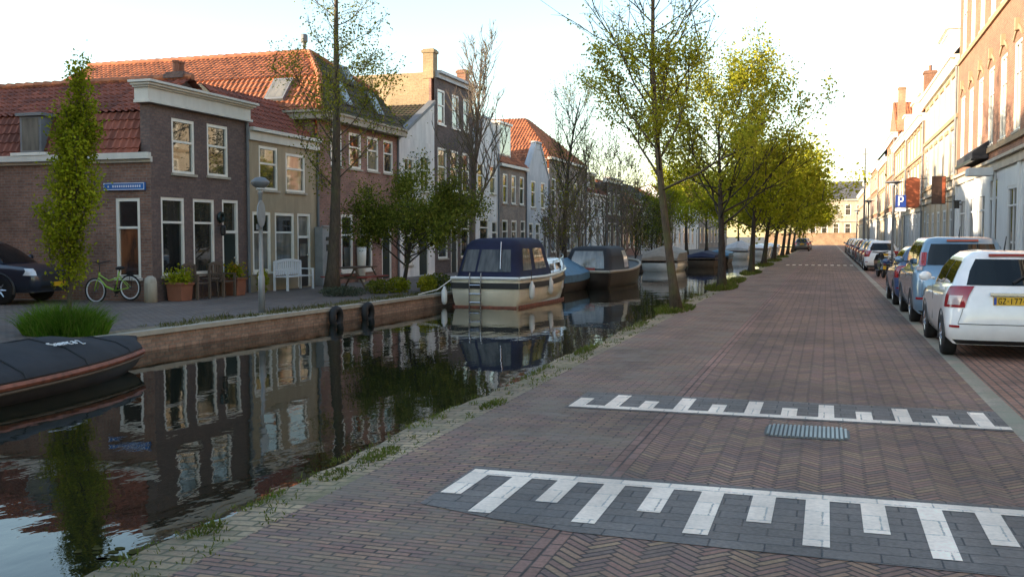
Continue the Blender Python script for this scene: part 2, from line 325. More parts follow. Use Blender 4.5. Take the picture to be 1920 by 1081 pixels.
# paving ---------------------------------------------------------
def paving(name, cols, mortar, mode, bw=0.2, bh=0.1, stain=0.35, tint=None, gap=0.09, rough=0.8, k=1.75, grain=.22):
    wm = (1.17*k, k, .86*k); cols = [tuple(a*b for a, b in zip(c, wm)) for c in cols]; sand = sc((0.13, 0.105, 0.075), k); mortar = sc(mortar, k*.9); tint = sc(tint, k) if tint else None
    """mode 'h' herringbone at 45 degrees, 'x' running bond with long side along X, 'y' along Y; bricks coloured one by one"""
    t = NT(name); p = t.pos(); sx = t.new('SeparateXYZ'); t.l.new(p, sx.inputs[0]); X, Y = sx.outputs[0], sx.outputs[1]
    m = t.math
    if mode == 'h':
        u = m('DIVIDE', m('MULTIPLY', m('ADD', X, Y), 0.70711), bh); v = m('DIVIDE', m('MULTIPLY', m('SUBTRACT', Y, X), 0.70711), bh)
        i = m('FLOOR', u); j = m('FLOOR', v); k = m('FLOORED_MODULO', m('SUBTRACT', i, j), 8.0)
        hor = m('LESS_THAN', k, 3.5); fu = m('SUBTRACT', u, i); fv = m('SUBTRACT', v, j)
        right = m('MULTIPLY', hor, k)
        top = m('MULTIPLY', m('SUBTRACT', 1.0, hor), m('SUBTRACT', 7.0, k))
        ai = m('SUBTRACT', i, right); aj = m('SUBTRACT', j, top)
        lu = m('ADD', fu, right); lv = m('ADD', fv, top)
        eu = m('MINIMUM', lu, m('SUBTRACT', m('ADD', 1.0, m('MULTIPLY', hor, 3.0)), lu)); ev = m('MINIMUM', lv, m('SUBTRACT', m('SUBTRACT', 4.0, m('MULTIPLY', hor, 3.0)), lv))
        cx = t.new('CombineXYZ'); t.l.new(ai, cx.inputs[0]); t.l.new(aj, cx.inputs[1]); t.l.new(hor, cx.inputs[2])
    else:
        A, B = (X, Y) if mode == 'x' else (Y, X)
        v = m('DIVIDE', B, bh); j = m('FLOOR', v)
        u = m('ADD', m('DIVIDE', A, bw), m('MULTIPLY', m('FLOORED_MODULO', j, 2.0), 0.5)); i = m('FLOOR', u)
        fu = m('MULTIPLY', m('SUBTRACT', u, i), bw/bh); fv = m('SUBTRACT', v, j)
        eu = m('MINIMUM', fu, m('SUBTRACT', bw/bh, fu)); ev = m('MINIMUM', fv, m('SUBTRACT', 1.0, fv))
        cx = t.new('CombineXYZ'); t.l.new(i, cx.inputs[0]); t.l.new(j, cx.inputs[1])
    e = m('MINIMUM', eu, ev)
    wob = t.noise(p, 40, 2); e = m('ADD', e, m('MULTIPLY', m('SUBTRACT', wob, 0.5), 0.09))
    wn_ = t.new('TexWhiteNoise', noise_dimensions='3D'); t.l.new(cx.outputs[0], wn_.inputs['Vector'])
    c = t.ramp(wn_.outputs['Value'], [(i_/(len(cols)-1), k_) for i_, k_ in enumerate(cols)])
    c = t.mix(1.0, c, t.ramp(t.noise(p, 0.5, 5, 0.65), [(0.3, (1-stain,)*3), (0.7, (1+stain*.6,)*3)]), 'MULTIPLY')
    c = t.mix(1.0, c, t.ramp(t.noise(p, 35, 3), [(0.3, (1-grain,)*3), (0.7, (1+grain*.9,)*3)]), 'MULTIPLY')
    tm = t.new('Mapping'); t.l.new(p, tm.inputs[0]); tm.inputs['Scale'].default_value = (1.6, 0.12, 1)
    c = t.mix(1.0, c, t.ramp(t.noise(tm.outputs[0], 1.0, 4), [(0.35, (0.82,)*3), (0.65, (1.12,)*3)]), 'MULTIPLY')
    jm = t.new('MapRange'); jm.inputs[1].default_value = gap*0.5; jm.inputs[2].default_value = gap*1.6; t.l.new(e, jm.inputs[0])
    mort = t.mix(t.ramp(t.noise(p, 0.8, 5, 0.7), [(0.5, (0,)*3), (0.7, (0.45,)*3)]), mortar, sand)
    c = t.mix(jm.outputs[0], mort, c)
    if tint: c = t.mix(t.ramp(t.noise(p, 1.4, 6, 0.75), [(0.46, (0,)*3), (0.62, (0.8,)*3)]), c, tint)
    t.col(c)
    hgt = m('ADD', jm.outputs[0], m('MULTIPLY', wn_.outputs['Value'], 0.5)); hgt = m('ADD', hgt, m('MULTIPLY', t.noise(p, 60, 3), 0.35))
    t.bump(hgt, 0.55, 0.009); return t.set(t.ramp(wn_.outputs['Value'], [(0, (rough-.12,)*3), (1, (rough+.12,)*3)]))
RB = [(0.115,0.074,0.068),(0.14,0.084,0.07),(0.092,0.066,0.066),(0.16,0.112,0.082),(0.118,0.078,0.072),(0.175,0.135,0.095),(0.094,0.078,0.078)]
M['road_h'] = paving('road_herringbone_brick', RB, (0.028,0.022,0.02), 'h', 0.2, 0.053, 0.45, gap=0.12)
M['road_x'] = paving('road_running_brick', [sc(c, 1.05) for c in RB], (0.03,0.026,0.023), 'x', 0.2, 0.056, 0.45, gap=0.12, tint=(0.115,0.092,0.068))
M['road_y'] = paving('road_stretcher_brick', [(0.125,0.08,0.072),(0.145,0.092,0.08),(0.11,0.076,0.07)], (0.025,0.02,0.018), 'y', 0.2, 0.08)
M['verge'] = paving('mossy_edge_cobble', [(0.23,0.20,0.145),(0.28,0.235,0.165),(0.19,0.165,0.13)], (0.09,0.085,0.05), 'x', 0.2, 0.1, 0.55, (0.13,0.12,0.06), k=1.3)
M['lane'] = paving('parking_lane_brick', [(0.15,0.09,0.075),(0.18,0.11,0.085),(0.13,0.085,0.075)], (0.05,0.04,0.035), 'y')
M['walk'] = paving('grey_pavement_tile', [(0.17,0.165,0.155),(0.20,0.19,0.18)], (0.06,0.055,0.05), 'x', 0.3, 0.3, 0.25, gap=0.03)
M['quay_pave'] = paving('grey_quay_brick', [(0.075,0.072,0.075),(0.10,0.092,0.09),(0.085,0.075,0.075),(0.12,0.105,0.095)], (0.035,0.033,0.03), 'x', 0.2, 0.1, 0.3)
M['block_dark'] = paving('charcoal_block', [(0.068,0.070,0.075),(0.092,0.094,0.097),(0.077,0.079,0.083)], (0.035,0.035,0.037), 'x', 0.3, 0.15, 0.25, gap=0.03)
M['block_white'] = paving('white_block', [(0.42,0.41,0.39),(0.50,0.49,0.465),(0.46,0.445,0.42)], (0.28,0.27,0.25), 'x', 0.331, 0.30, 0.3, gap=0.014, grain=.10)
M['gutter'] = paving('concrete_gutter', [(0.17,0.165,0.15),(0.2,0.195,0.175)], (0.08,0.075,0.06), 'y', 0.6, 0.3, 0.25, (0.13,0.14,0.10), gap=0.02)
M['quay_wall'] = brick('quay_brick', (0.19,0.11,0.075), (0.26,0.165,0.115), (0.15,0.12,0.09), 0.5)
def water_mat():
    t = NT('canal_water'); p = t.pos(); mp = t.new('Mapping'); t.l.new(p, mp.inputs[0]); mp.inputs['Scale'].default_value = (1, 0.55, 1); mp.inputs['Rotation'].default_value = (0, 0, R(25))
    a = t.noise(mp.outputs[0], 5.0, 3, 0.45); b = t.noise(mp.outputs[0], 1.1, 2, 0.5); g = t.noise(p, 0.13, 3)
    h = t.math('ADD', t.math('MULTIPLY', a, 0.35), t.math('MULTIPLY', b, 1.2))
    k = t.ramp(g, [(0.35, (0.35,)*3), (0.65, (1.0,)*3)])
    h = t.math('MULTIPLY', h, k)
    t.bump(h, 0.24, 0.035); t.col((0.010, 0.012, 0.007)); return t.set(0.012, 0, 0.5, 0, 1.42)
M['water'] = water_mat()
rnd = random.Random(7)
# ================================================================ setting
ZW = -0.36
def sheet(x0, x1, y0, y1, z):
    return MB().quad((x0,y0,z),(x1,y0,z),(x1,y1,z),(x0,y1,z))
QX = [(-40,-11.7),(14,-11.65),(18,-11.4),(21.5,-11.17),(28,-10.95),(34,-10.9),(210,-10.9)]       # far quay edge (y, x)
def qx(y):
    for (a, xa), (b, xb) in zip(QX, QX[1:]):
        if y <= b: return xa + (xb-xa)*(y-a)/(b-a)
    return QX[-1][1]
g = MB()
g.quad((-900,-500,-0.05),(-12.5,-500,-0.05),(-12.5,210,-0.05),(-900,210,-0.05)); g.quad((-2.5,-500,-0.05),(900,-500,-0.05),(900,210,-0.05),(-2.5,210,-0.05))
g.quad((-900,210,-0.05),(900,210,-0.05),(900,2500,-0.05),(-900,2500,-0.05))
struct('ground', g, M['asphalt'])
struct('canal_water', sheet(-12.6, -2.6, -60, 211, ZW), M['water'])
struct('road', sheet(-1.36, 1.58, -30, 210, 0.0), M['road_h'])
struct('road_side_strip', sheet(-3.12, -1.52, -30, 210, 0.0), M['road_x'])
struct('road_dividing_course', sheet(-1.52, -1.36, -30, 210, 0.0), M['road_y'])
struct('road_gutter', sheet(1.58, 1.77, -30, 210, 0.0), M['gutter'])
struct('parking_lane', sheet(1.77, 3.5, -30, 210, 0.0), M['lane'])
struct('pavement_kerb', MB().box(3.5, 3.62, -30, 210, -0.1, 0.12), M['stone'])
struct('pavement', sheet(3.62, 5.6, -30, 210, 0.116), M['walk'])
# near bank: ragged mossy verge with a stone edge over the water
g = MB(); r2 = random.Random(3); ys = [-30+0.22*i for i in range(0, 1100)]
edge = [(-3.52 + 0.05*math.sin(y*1.3) + r2.uniform(-.035, .035), y) for y in ys]
top = []
for (x, y) in edge: top += [(x, y, -0.012 + r2.uniform(-.012, .008)), (-3.12, y, 0.0), (x-0.03, y, -0.13), (x-0.01, y, -0.8)]
fs = []
for i in range(len(edge)-1):
    a, b = 4*i, 4*i+4
    fs += [(a, a+1, b+1, b), (a+2, a, b, b+2), (a+3, a+2, b+2, b+3)]
g.add(top, fs); struct('road_verge', g, M['verge'])
# far quay surface and its brick wall
g = MB()
for (a, xa), (b, xb) in zip(QX, QX[1:]):
    g.quad((-60, a, 0), (xa-0.62, a, 0), (xb-0.62, b, 0), (-60, b, 0))
struct('quayside_paving', g, M['quay_pave'])
g = MB(); n = 260
for i in range(n):
    y0 = -40+250*i/n; y1 = -40+250*(i+1)/n
    g.quad((qx(y0)-0.62, y0, 0), (qx(y0)-0.16, y0, 0.004), (qx(y1)-0.16, y1, 0.004), (qx(y1)-0.62, y1, 0))
struct('quayside_verge', g, M['verge'])
wall_q = MB(); cap_q = MB()
for (a, xa), (b, xb) in zip(QX, QX[1:]):
    wall_q.add([(xa, a, -1.2), (xb, b, -1.2), (xb-0.02, b, -0.07), (xa-0.02, a, -0.07)], [(0, 1, 2, 3)])
    cap_q.prism([(xa+0.03, a, -0.07), (xa-0.18, a, -0.07), (xa-0.18, a, 0.012), (xa+0.03, a, 0.012)], (xb-xa, b-a, 0))
qw = tag(wall_q.build('quay_wall', M['quay_wall']), 'long red brown brick quay wall rising from the water on the far bank', 'quay wall')
cap_q.build('coping', M['stone'], qw)
# ---- raised table markings
def band(y0, y1, yl0, yl1, teeth, x0, x1, low=None):
    struct('road_marking', MB().quad(*[(x, y, 0.004) for x, y in (low or [(x0,y0),(x1,y0)]) + [(x1,y1),(x0,y1)]]), M['block_dark'])
    t = MB(); t.add(sheet(x0+0.03, x1, yl0, yl1, 0.008).v, [(0,1,2,3)])
    for (x, a, b) in teeth: t.add(sheet(x, x+0.145, a, b, 0.008).v, [(0,1,2,3)])
    struct('road_marking', t, M['block_white'])
band(5.36, 6.80, 6.56, 6.71, [(-2.42+0.331*i, (6.02 if i % 2 == 0 else 5.66) - 0.02*i*0.6, 6.56) for i in range(12)], -2.45, 1.58, [(-2.45,5.74),(-1.9,5.56),(-1.4,5.44),(0,5.39),(1.58,5.36)])
band(9.44, 10.48, 9.50, 9.64, [(-2.44+0.341*i, 9.64, 10.05 if i % 2 == 0 else 10.34) for i in range(12)], -2.47, 1.58)
t = MB()
for i in range(11): t.quad((-2.3+0.36*i, 60.3, 0.004), (-2.12+0.36*i, 60.3, 0.004), (-2.12+0.36*i, 61.9, 0.004), (-2.3+0.36*i, 61.9, 0.004))
struct('road_marking', t, M['block_white'])
# manhole grate
dg = thing('drain_cover', (-0.14, 8.87, 0.0), 'ribbed rectangular steel drain cover set in the brick road between the white tooth markings', 'drain cover')
se = lambda a, k: (-0.14+k*.355*math.copysign(abs(math.cos(a))**.38, math.cos(a)), 8.87+k*.285*math.copysign(abs(math.sin(a))**.38, math.sin(a)))
an = np.linspace(0, 2*math.pi, 65)[:-1]; MB().quad(*[se(a, 1)+(.0035,) for a in an]).build('rim', M['dark_trim'], dg)
b = MB()
for i in range(-9, 10):
    x = i*0.0355; h = .26 - (.05 if abs(i) == 9 else 0); b.box(-0.14+x-0.010, -0.14+x+0.010, 8.87-h, 8.87+h, 0.004, 0.016)
b.build('bars', M['steel'], dg)

# ================================================================ buildings
def mapx(X, s): return lambda u, d, z: (X + s*d, u, z)          # facade in a plane x = X, looking along s*x
def mapy(Y, s): return lambda u, d, z: (u, Y + s*d, z)
def wallgrid(mb, mp, u0, u1, z0, z1, holes, depth=0.14):
    us = sorted({u0, u1, *[h[0] for h in holes], *[h[1] for h in holes]}); zs = sorted({z0, z1, *[h[2] for h in holes], *[h[3] for h in holes]})
    us = [u for u in us if u0 <= u <= u1]; zs = [z for z in zs if z0 <= z <= z1]
    for a, b in zip(us, us[1:]):
        for c, d in zip(zs, zs[1:]):
            m_, n_ = (a+b)/2, (c+d)/2
            if any(h[0] < m_ < h[1] and h[2] < n_ < h[3] for h in holes): continue
            mb.quad(mp(a,0,c), mp(b,0,c), mp(b,0,d), mp(a,0,d))
    for a, b, c, d in [h[:4] for h in holes]:
        mb.quad(mp(a,0,c), mp(a,-depth,c), mp(a,-depth,d), mp(a,0,d)); mb.quad(mp(b,0,c), mp(b,-depth,c), mp(b,-depth,d), mp(b,0,d))
        mb.quad(mp(a,0,d), mp(b,0,d), mp(b,-depth,d), mp(a,-depth,d)); mb.quad(mp(a,0,c), mp(b,0,c), mp(b,-depth,c), mp(a,-depth,c))
def mbox(mb, mp, u0, u1, d0, d1, z0, z1):
    p, q = mp(u0, d0, z0), mp(u1, d1, z1); return mb.box(p[0], q[0], p[1], q[1], p[2], q[2])
def window(root, mp, h, bars=(0.62,), mull=0, fw=0.075, pane='pane_dark', pane_up=None, frame='white', sill=True, dep=0.09, label=None):
    a, b, c, d = h[:4]; f = MB()
    for (x0, x1, y0, y1) in ((a, a+fw, c, d), (b-fw, b, c, d), (a+fw, b-fw, d-fw, d), (a+fw, b-fw, c, c+fw*.8)): mbox(f, mp, x0, x1, -dep, -0.015, y0, y1)
    zs = [c + (d-c)*k for k in bars]
    for z in zs: mbox(f, mp, a+fw, b-fw, -dep, -0.02, z-0.03, z+0.03)
    for k in range(mull):
        u = a + (b-a)*(k+1)/(mull+1); mbox(f, mp, u-0.025, u+0.025, -dep, -0.03, c+fw*.8, d-fw)
    fr = f.build('window', M[frame], root)
    if label: fr['label'] = label
    zt = zs[-1] if (zs and pane_up) else d
    MB().quad(mp(a+.02,-dep+.025,c+.02), mp(b-.02,-dep+.025,c+.02), mp(b-.02,-dep+.025,zt-.01), mp(a+.02,-dep+.025,zt-.01)).build('pane', M[pane], fr)
    if zt != d: MB().quad(mp(a+.02,-dep+.035,zt), mp(b-.02,-dep+.035,zt), mp(b-.02,-dep+.035,d-.02), mp(a+.02,-dep+.035,d-.02)).build('pane', M[pane_up], fr)
    if sill: mbox(MB(), mp, a-0.05, b+0.05, -0.05, 0.06, c-0.07, c-0.002).build('sill', M['stone'] if sill is True else M[sill], fr)
    return fr
def door(root, mp, h, leafmat='dark_green', trans=0.78, frame='white', fw=0.085, glass=False, pane='pane_blind'):
    a, b, c, d = h[:4]; f = MB(); zt = c + (d-c)*trans
    for (x0, x1, y0, y1) in ((a, a+fw, c, d), (b-fw, b, c, d), (a+fw, b-fw, d-fw, d), (a+fw, b-fw, zt-.04, zt+.04)): mbox(f, mp, x0, x1, -.11, -0.012, y0, y1)
    fr = f.build('door', M[frame], root); lf = MB(); mbox(lf, mp, a+fw, b-fw, -.1, -.06, c+.01, zt-.04)
    w_ = (b-a)-2*fw
    for (z0, z1) in ((c+.2, c+.85), (c+1.0, zt-.2)): mbox(lf, mp, a+fw+.14*w_, b-fw-.14*w_, -.06, -.045, z0, z1)
    lf.build('door_leaf', M[leafmat], fr)
    if glass: MB().quad(*[mp(u, -.043, z) for u, z in ((a+fw+.18*w_, c+1.02), (b-fw-.18*w_, c+1.02), (b-fw-.18*w_, zt-.22), (a+fw+.18*w_, zt-.22))]).build('glass_panel', M[pane], fr)
    MB().quad(*[mp(u, -.08, z) for u, z in ((a+.03, zt+.02), (b-.03, zt+.02), (b-.03, d-.03), (a+.03, d-.03))]).build('transom_pane', M[pane], fr)
    kp = mp(b-fw-.08, -.03, c+1.05); MB().ball(kp, .035, 8, 5).build('handle', M['chrome'], fr); return fr
def tile_roof(mb, poly, tile=0.21, row=0.28, amp=0.030, res=6, step=0.032):
    P = [Vector(p) for p in poly]; n = (P[1]-P[0]).cross(P[2]-P[0]).normalized()
    if n.z < 0: n = -n
    t = Vector((0,0,1)).cross(n).normalized(); s = n.cross(t)
    UV = [(p.dot(t), p.dot(s)) for p in P]; dn = P[0].dot(n)
    u0, u1 = min(a for a, _ in UV), max(a for a, _ in UV); cols = []
    k0 = int(math.floor(u0/tile*res)); k1 = int(math.ceil(u1/tile*res)); vlo = min(b for _, b in UV); vhi = max(b for _, b in UV)
    r0, r1 = int(math.floor(vlo/row)), int(math.ceil(vhi/row))
    base = []
    for r in range(r0, r1): base += [(r*row+0.001, step), ((r+1)*row-0.001, 0.0)]
    for k in range(k0, k1+1):
        u = min(max(k*tile/res, u0+1e-4), u1-1e-4); cr = []
        for (a, b), (c, d) in zip(UV, UV[1:]+UV[:1]):
            if (a-u)*(c-u) < 0: cr.append(b + (d-b)*(u-a)/(c-a))
        if len(cr) < 2: cr = [vlo, vlo]
        lo, hi = min(cr), max(cr)
        w_ = math.sin(2*math.pi*u/tile); w_ = amp*(w_ if w_ > 0 else 0.6*w_)
        cols.append([(t*u + s*min(max(v, lo), hi) + n*(dn + w_ + hh)) for v, hh in base])
    nb = len(base); vs = [p for c in cols for p in c]; fs = []
    for i in range(len(cols)-1):
        for j in range(nb-1):
            q = (i*nb+j, (i+1)*nb+j, (i+1)*nb+j+1, i*nb+j+1)
            if (vs[q[0]]-vs[q[3]]).length < 1e-5 and (vs[q[1]]-vs[q[2]]).length < 1e-5: continue
            fs.append(q)
    used = sorted({i for f in fs for i in f}); rm = {o: i for i, o in enumerate(used)}
    mb.add([vs[i] for i in used], [tuple(rm[i] for i in f) for f in fs])
    T, S = np.array(t), np.array(s); mb.uvfn = lambda p: np.stack([p @ T, p @ S], 1); return mb
def roof(root, poly, mat, res=6, name='roof', parent=None, **kw):
    return tile_roof(MB(), poly, res=res, **kw).build(name, M[mat], parent or root)
def chimney(root, x, y, z0, z1, sx=0.5, sy=0.5, mat='brick_red', pots=1):
    b = MB().box(x-sx/2, x+sx/2, y-sy/2, y+sy/2, z0, z1).box(x-sx/2-.05, x+sx/2+.05, y-sy/2-.05, y+sy/2+.05, z1-.18, z1-.06)
    c = b.build('chimney', M[mat], root)
    for i in range(pots):
        MB().lathe((x, y+(i-(pots-1)/2)*.25, z1), [(0.09, -.01), (0.08, .25), (0.1, .27), (0.1, .32), (0.0, .32)], 10).build('chimney_pot', M['terracotta'], c)
    return c
def gutter(root, p0, p1, r=0.07, mat='white'):
    return MB().tube([p0, p1], r, 8).build('gutter', M[mat], root)
def downpipe(root, x, y, z0, z1, mat='lead'):
    return MB().tube([(x, y, z0), (x, y, z1)], 0.045, 8).build('downpipe', M[mat], root)

XF = -16.7; FX = mapx(XF, 1)
# ---------------- corner house
H = thing('corner_house', (XF, 21.6, 0), 'dark brick corner house with a tall cream cornice and red tiled side roof', 'house')
upW = [(22.48, 23.48, 3.40, 4.86), (24.06, 25.08, 3.42, 4.88)]; loW = [(21.98, 22.98, 0.66, 2.74), (23.36, 24.36, 0.66, 2.74)]; dr = (24.74, 25.56, 0.02, 2.76)
wb = MB(); wallgrid(wb, FX, 21.6, 26.1, 0, 5.2, upW + loW + [dr])
wb.box(-31.9, -16.86, 26.0, 26.1, 0, 3.7)
wb.quad((XF-.3,21.6,3.7),(XF,21.6,3.7),(XF,21.6,5.2),(XF-.3,21.6,5.2)); wb.quad((XF-.3,26.1,3.7),(XF,26.1,3.7),(XF,26.1,5.2),(XF-.3,26.1,5.2)); wb.quad((XF-.3,21.6,3.7),(XF-.3,26.1,3.7),(XF-.3,26.1,5.2),(XF-.3,21.6,5.2))
SY = mapy(21.6, -1); sw = (-17.82, -17.06, 0.62, 2.70)
wb.build('front_wall', M['brick_front'], H)
wb = MB(); wallgrid(wb, SY, -32, XF, 0, 3.72, [sw]); wb.build('side_wall', M['brick_corner'], H)
for i, h in enumerate(upW): window(H, FX, h, (0.58,), 0, 0.085, 'pane_blind', sill='stone')
window(H, FX, loW[0], (0.68,), 0, 0.085, 'pane_dark', 'pane_blind'); window(H, FX, loW[1], (0.68,), 0, 0.085, 'pane_blind', 'pane_blind')
door(H, FX, dr, 'dark_green', 0.66); window(H, SY, sw, (0.63,), 0, 0.085, 'pane_warm', 'pane_dark', sill='white')
co = MB()
mbox(co, FX, 21.42, 26.14, -.32, .10, 5.20, 5.52); mbox(co, FX, 21.38, 26.16, -.32, .17, 5.13, 5.20); mbox(co, FX, 21.36, 26.2, -.34, .16, 5.52, 5.57)
mbox(co, FX, 21.3, 26.25, -.36, .24, 5.57, 5.63); mbox(co, FX, 21.24, 26.3, -.38, .31, 5.63, 5.69)
co.build('cornice', M['cornice'], H)
XA, XB = -16.98, -32
g = MB().box(XB, XF+.08, 21.38, 21.52, 3.70, 3.86).box(XB, XF+.06, 21.52, 21.6, 3.62, 3.76); g.build('gutter', M['cornice'], H)
roof(H, [(XB,21.5,3.84),(XA,21.5,3.84),(XA,21.98,4.98),(XB,21.98,4.98)], 'roof_red')
roof(H, [(XB,21.94,4.99),(XA,21.94,4.99),(XA,23.85,6.12),(XB,23.85,6.12)], 'roof_red')
roof(H, [(XB,25.75,5.0),(XA,25.75,5.0),(XA,23.85,6.12),(XB,23.85,6.12)], 'roof_red', 2); roof(H, [(XB,26.1,3.84),(XA,26.1,3.84),(XA,25.75,5.0),(XB,25.75,5.0)], 'roof_red', 2)
rr = MB(); 
for i in range(44): rr.tube([(XA-.34*i, 23.85, 6.15), (XA-.34*i-.36, 23.85, 6.17)], [0.085, 0.11], 8)
rr.build('ridge_tiles', M['roof_orange'], H)
chimney(H, -17.55, 24.0, 5.7, 6.32, 0.55, 0.45, 'brick_front', 2)
dm = MB().box(-20.75, -20.05, 21.46, 22.2, 3.92, 4.92).box(-20.83, -19.97, 21.38, 22.3, 4.92, 5.0); dmo = dm.build('dormer', M['lead'], H)
MB().quad((-20.68,21.452,4.0),(-20.12,21.452,4.0),(-20.12,21.452,4.86),(-20.68,21.452,4.86)).build('pane', M['pane_curtain'], dmo)
MB().box(-21.0, -19.8, 21.36, 21.5, 3.86, 3.94).build('sill', M['white'], dmo)
downpipe(H, XF+.06, 26.02, 0, 5.1)
lan = MB().box(XF, XF+.16, 24.52, 24.56, 2.0, 2.03).lathe((XF+.16, 24.54, 1.72), [(0.04,0),(0.075,.05),(0.085,.24),(0.03,.31)], 8); lan.build('wall_lantern', M['black'], H)
wr = MB(); wr.torus((XF+.05, 24.62, 2.25), 0.12, 0.05, 'x', 14, 6); wr.build('wreath', M['dark_green'], H)
# street name sign
sg = tag(MB().box(-18.14, -16.84, 21.53, 21.575, 2.90, 3.10).build('street_name_sign', M['sign_blue']), 'long blue enamel street name sign with a white border on the dark brick side wall', 'sign')
bd = MB()
for (a, b_, c, d) in ((-18.12,-16.86,3.075,3.09),(-18.12,-16.86,2.91,2.925),(-18.12,-18.105,2.925,3.075),(-16.875,-16.86,2.925,3.075)): bd.box(a, b_, 21.524, 21.532, c, d)
bd.build('border', M['sign_white'], sg)
lt = MB(); x = -18.0
for wd in [.05]+[0]+[.05,.045,.05,.05,.04,.05,.05,.045,.05,.05,.04,.05,.05]:
    if wd: lt.box(x, x+wd*.8, 21.526, 21.532, 2.975, 3.03)
    x += (wd or .06)+.022
lt.build('lettering', M['sign_white'], sg)

# ---------------- small beige house
H = thing('terraced_house', (XF, 26.1, 0), 'narrow beige plastered house beside the corner house, with three white framed ground floor openings', 'house', 'terraced houses along the far quay')
hs = [(26.72,27.82,3.15,4.5),(28.3,29.55,3.15,4.4)]; gs = [(26.32,27.36,0.6,2.46),(27.6,28.8,0.6,2.46)]; dr = (29.0,29.86,0.02,2.46)
wb = MB(); wallgrid(wb, FX, 26.1, 30.4, 0, 4.62, hs+gs+[dr]); wb.box(-26, -16.86, 30.3, 30.4, 0, 4.6); wb.build('wall', M['plaster_beige'], H)
window(H, FX, hs[0], (0.6,), 0, .09, 'pane_blind'); window(H, FX, hs[1], (0.6,), 0, .09, 'pane_curtain')
window(H, FX, gs[0], (0.66,), 0, .1, 'pane_curtain', 'pane_dark', sill='white'); window(H, FX, gs[1], (0.66,), 0, .1, 'pane_curtain', 'pane_dark', sill='white'); door(H, FX, dr, 'black', .68, glass=True, pane='pane_curtain')
co = MB(); mbox(co, FX, 26.12, 30.42, -.2, .08, 4.62, 4.9); mbox(co, FX, 26.12, 30.44, -.2, .2, 4.9, 5.0); co.build('cornice', M['cornice'], H)
roof(H, [(-16.75,26.12,5.0),(-16.75,30.4,5.0),(-18.3,30.4,6.35),(-18.3,26.12,6.35)], 'roof_red'); roof(H, [(-18.3,26.12,6.35),(-18.3,30.4,6.35),(-26,30.4,5.6),(-26,26.12,5.6)], 'roof_red', 3)
MB().quad((-16.75,26.12,5.0),(-18.3,26.12,6.35),(-26,26.12,5.6),(-26,26.12,3.6),(-16.75,26.12,4.0)).build('gable_wall', M['plaster_beige'], H)
downpipe(H, XF+.05, 30.33, 0, 4.6)
# ---------------- big orange roofed brick house
H = thing('terraced_house', (XF, 30.5, 0), 'red brick house with a large hipped orange tile roof and skylights', 'house', 'terraced houses along the far quay')
hs = [(31.35,32.2,4.2,5.5),(32.75,33.75,4.2,5.5),(34.25,35.25,4.2,5.5),(35.7,36.6,4.2,5.5)]; gs = [(32.08,33.02,.42,2.5),(33.58,34.66,.42,2.5)]; dr = (35.5,36.4,.02,2.5)
wb = MB(); wallgrid(wb, FX, 30.42, 37.1, 0, 5.78, hs+gs+[dr]); wb.box(-29, -16.86, 30.42, 30.55, 0, 5.78); wb.box(-29,-16.86,37,37.1,0,5.78); wb.build('wall', M['brick_red'], H)
for i, h in enumerate(hs): window(H, FX, h, (0.6,), 0, .1, ['pane_curtain','pane_warm','pane_curtain','pane_blind'][i])
for h in gs: window(H, FX, h, (0.64,), 0, .11, 'pane_dark', 'pane_blind', sill='white')
door(H, FX, dr, 'dark_green', .75)
co = MB().box(-29, -16.5, 30.1, 30.45, 5.70, 5.92).box(-29, -16.45, 30.02, 30.5, 5.92, 6.0).box(-16.72, -16.35, 30.45, 37.2, 5.72, 5.94).box(-16.76, -16.3, 30.45, 37.2, 5.94, 6.02); co.build('cornice', M['plaster_cream'], H)
A, B_, Cc, D = (-16.4,30.1,6.0), (-16.4,37.2,6.0), (-18.85,33.75,8.66), (-29,33.75,8.66)
A2, C2, D2 = (-17.35, 31.35, 7.35), (-18.85, 33.75, 8.66), (-29, 33.75, 8.66)
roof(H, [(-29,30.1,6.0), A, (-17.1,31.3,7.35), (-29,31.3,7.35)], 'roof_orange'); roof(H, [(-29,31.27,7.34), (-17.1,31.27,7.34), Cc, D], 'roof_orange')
roof(H, [A, B_, (-17.2,36.2,7.35), (-17.1,31.3,7.35)], 'roof_moss_shade'); roof(H, [(-17.08,31.3,7.33), (-17.18,36.2,7.33), Cc], 'roof_moss_shade')  # canal slope given a darker tile: its shade is put into the colour
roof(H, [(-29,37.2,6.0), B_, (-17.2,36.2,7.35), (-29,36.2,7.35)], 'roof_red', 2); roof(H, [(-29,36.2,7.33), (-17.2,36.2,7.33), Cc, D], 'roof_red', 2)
rr = MB(); P0, P1 = Vector(Cc), Vector(D)
for i in range(28): rr.tube([P0+(P1-P0)*(i/28)+Vector((0,0,.03)), P0+(P1-P0)*((i+1)/28)+Vector((0,0,.04))], [.09, .12], 8)
for S_, E_ in ((Vector(A), Vector((-17.1,31.3,7.35))), (Vector((-17.1,31.3,7.35)), P0), (Vector((-17.2,36.2,7.35)), P0)):
    for i in range(8): rr.tube([S_+(E_-S_)*(i/8)+Vector((0,0,.04)), S_+(E_-S_)*((i+1)/8)+Vector((0,0,.05))], [.12, .09], 8)
rr.build('ridge_tiles', M['roof_orange'], H)
def skylight(root, c, du, dv, n_, wu, wv):
    c, du, dv, n_ = Vector(c), Vector(du).normalized(), Vector(dv).normalized(), Vector(n_).normalized()
    f = MB().prism([c-du*wu-dv*wv, c+du*wu-dv*wv, c+du*wu+dv*wv, c-du*wu+dv*wv], n_*.12).build('skylight', M['lead'], root)
    k = .82; MB().quad(*[c+du*(a*wu*k)+dv*(b*wv*k)+n_*.125 for a, b in ((-1,-1),(1,-1),(1,1),(-1,1))]).build('pane', M['pane_curtain'], f)
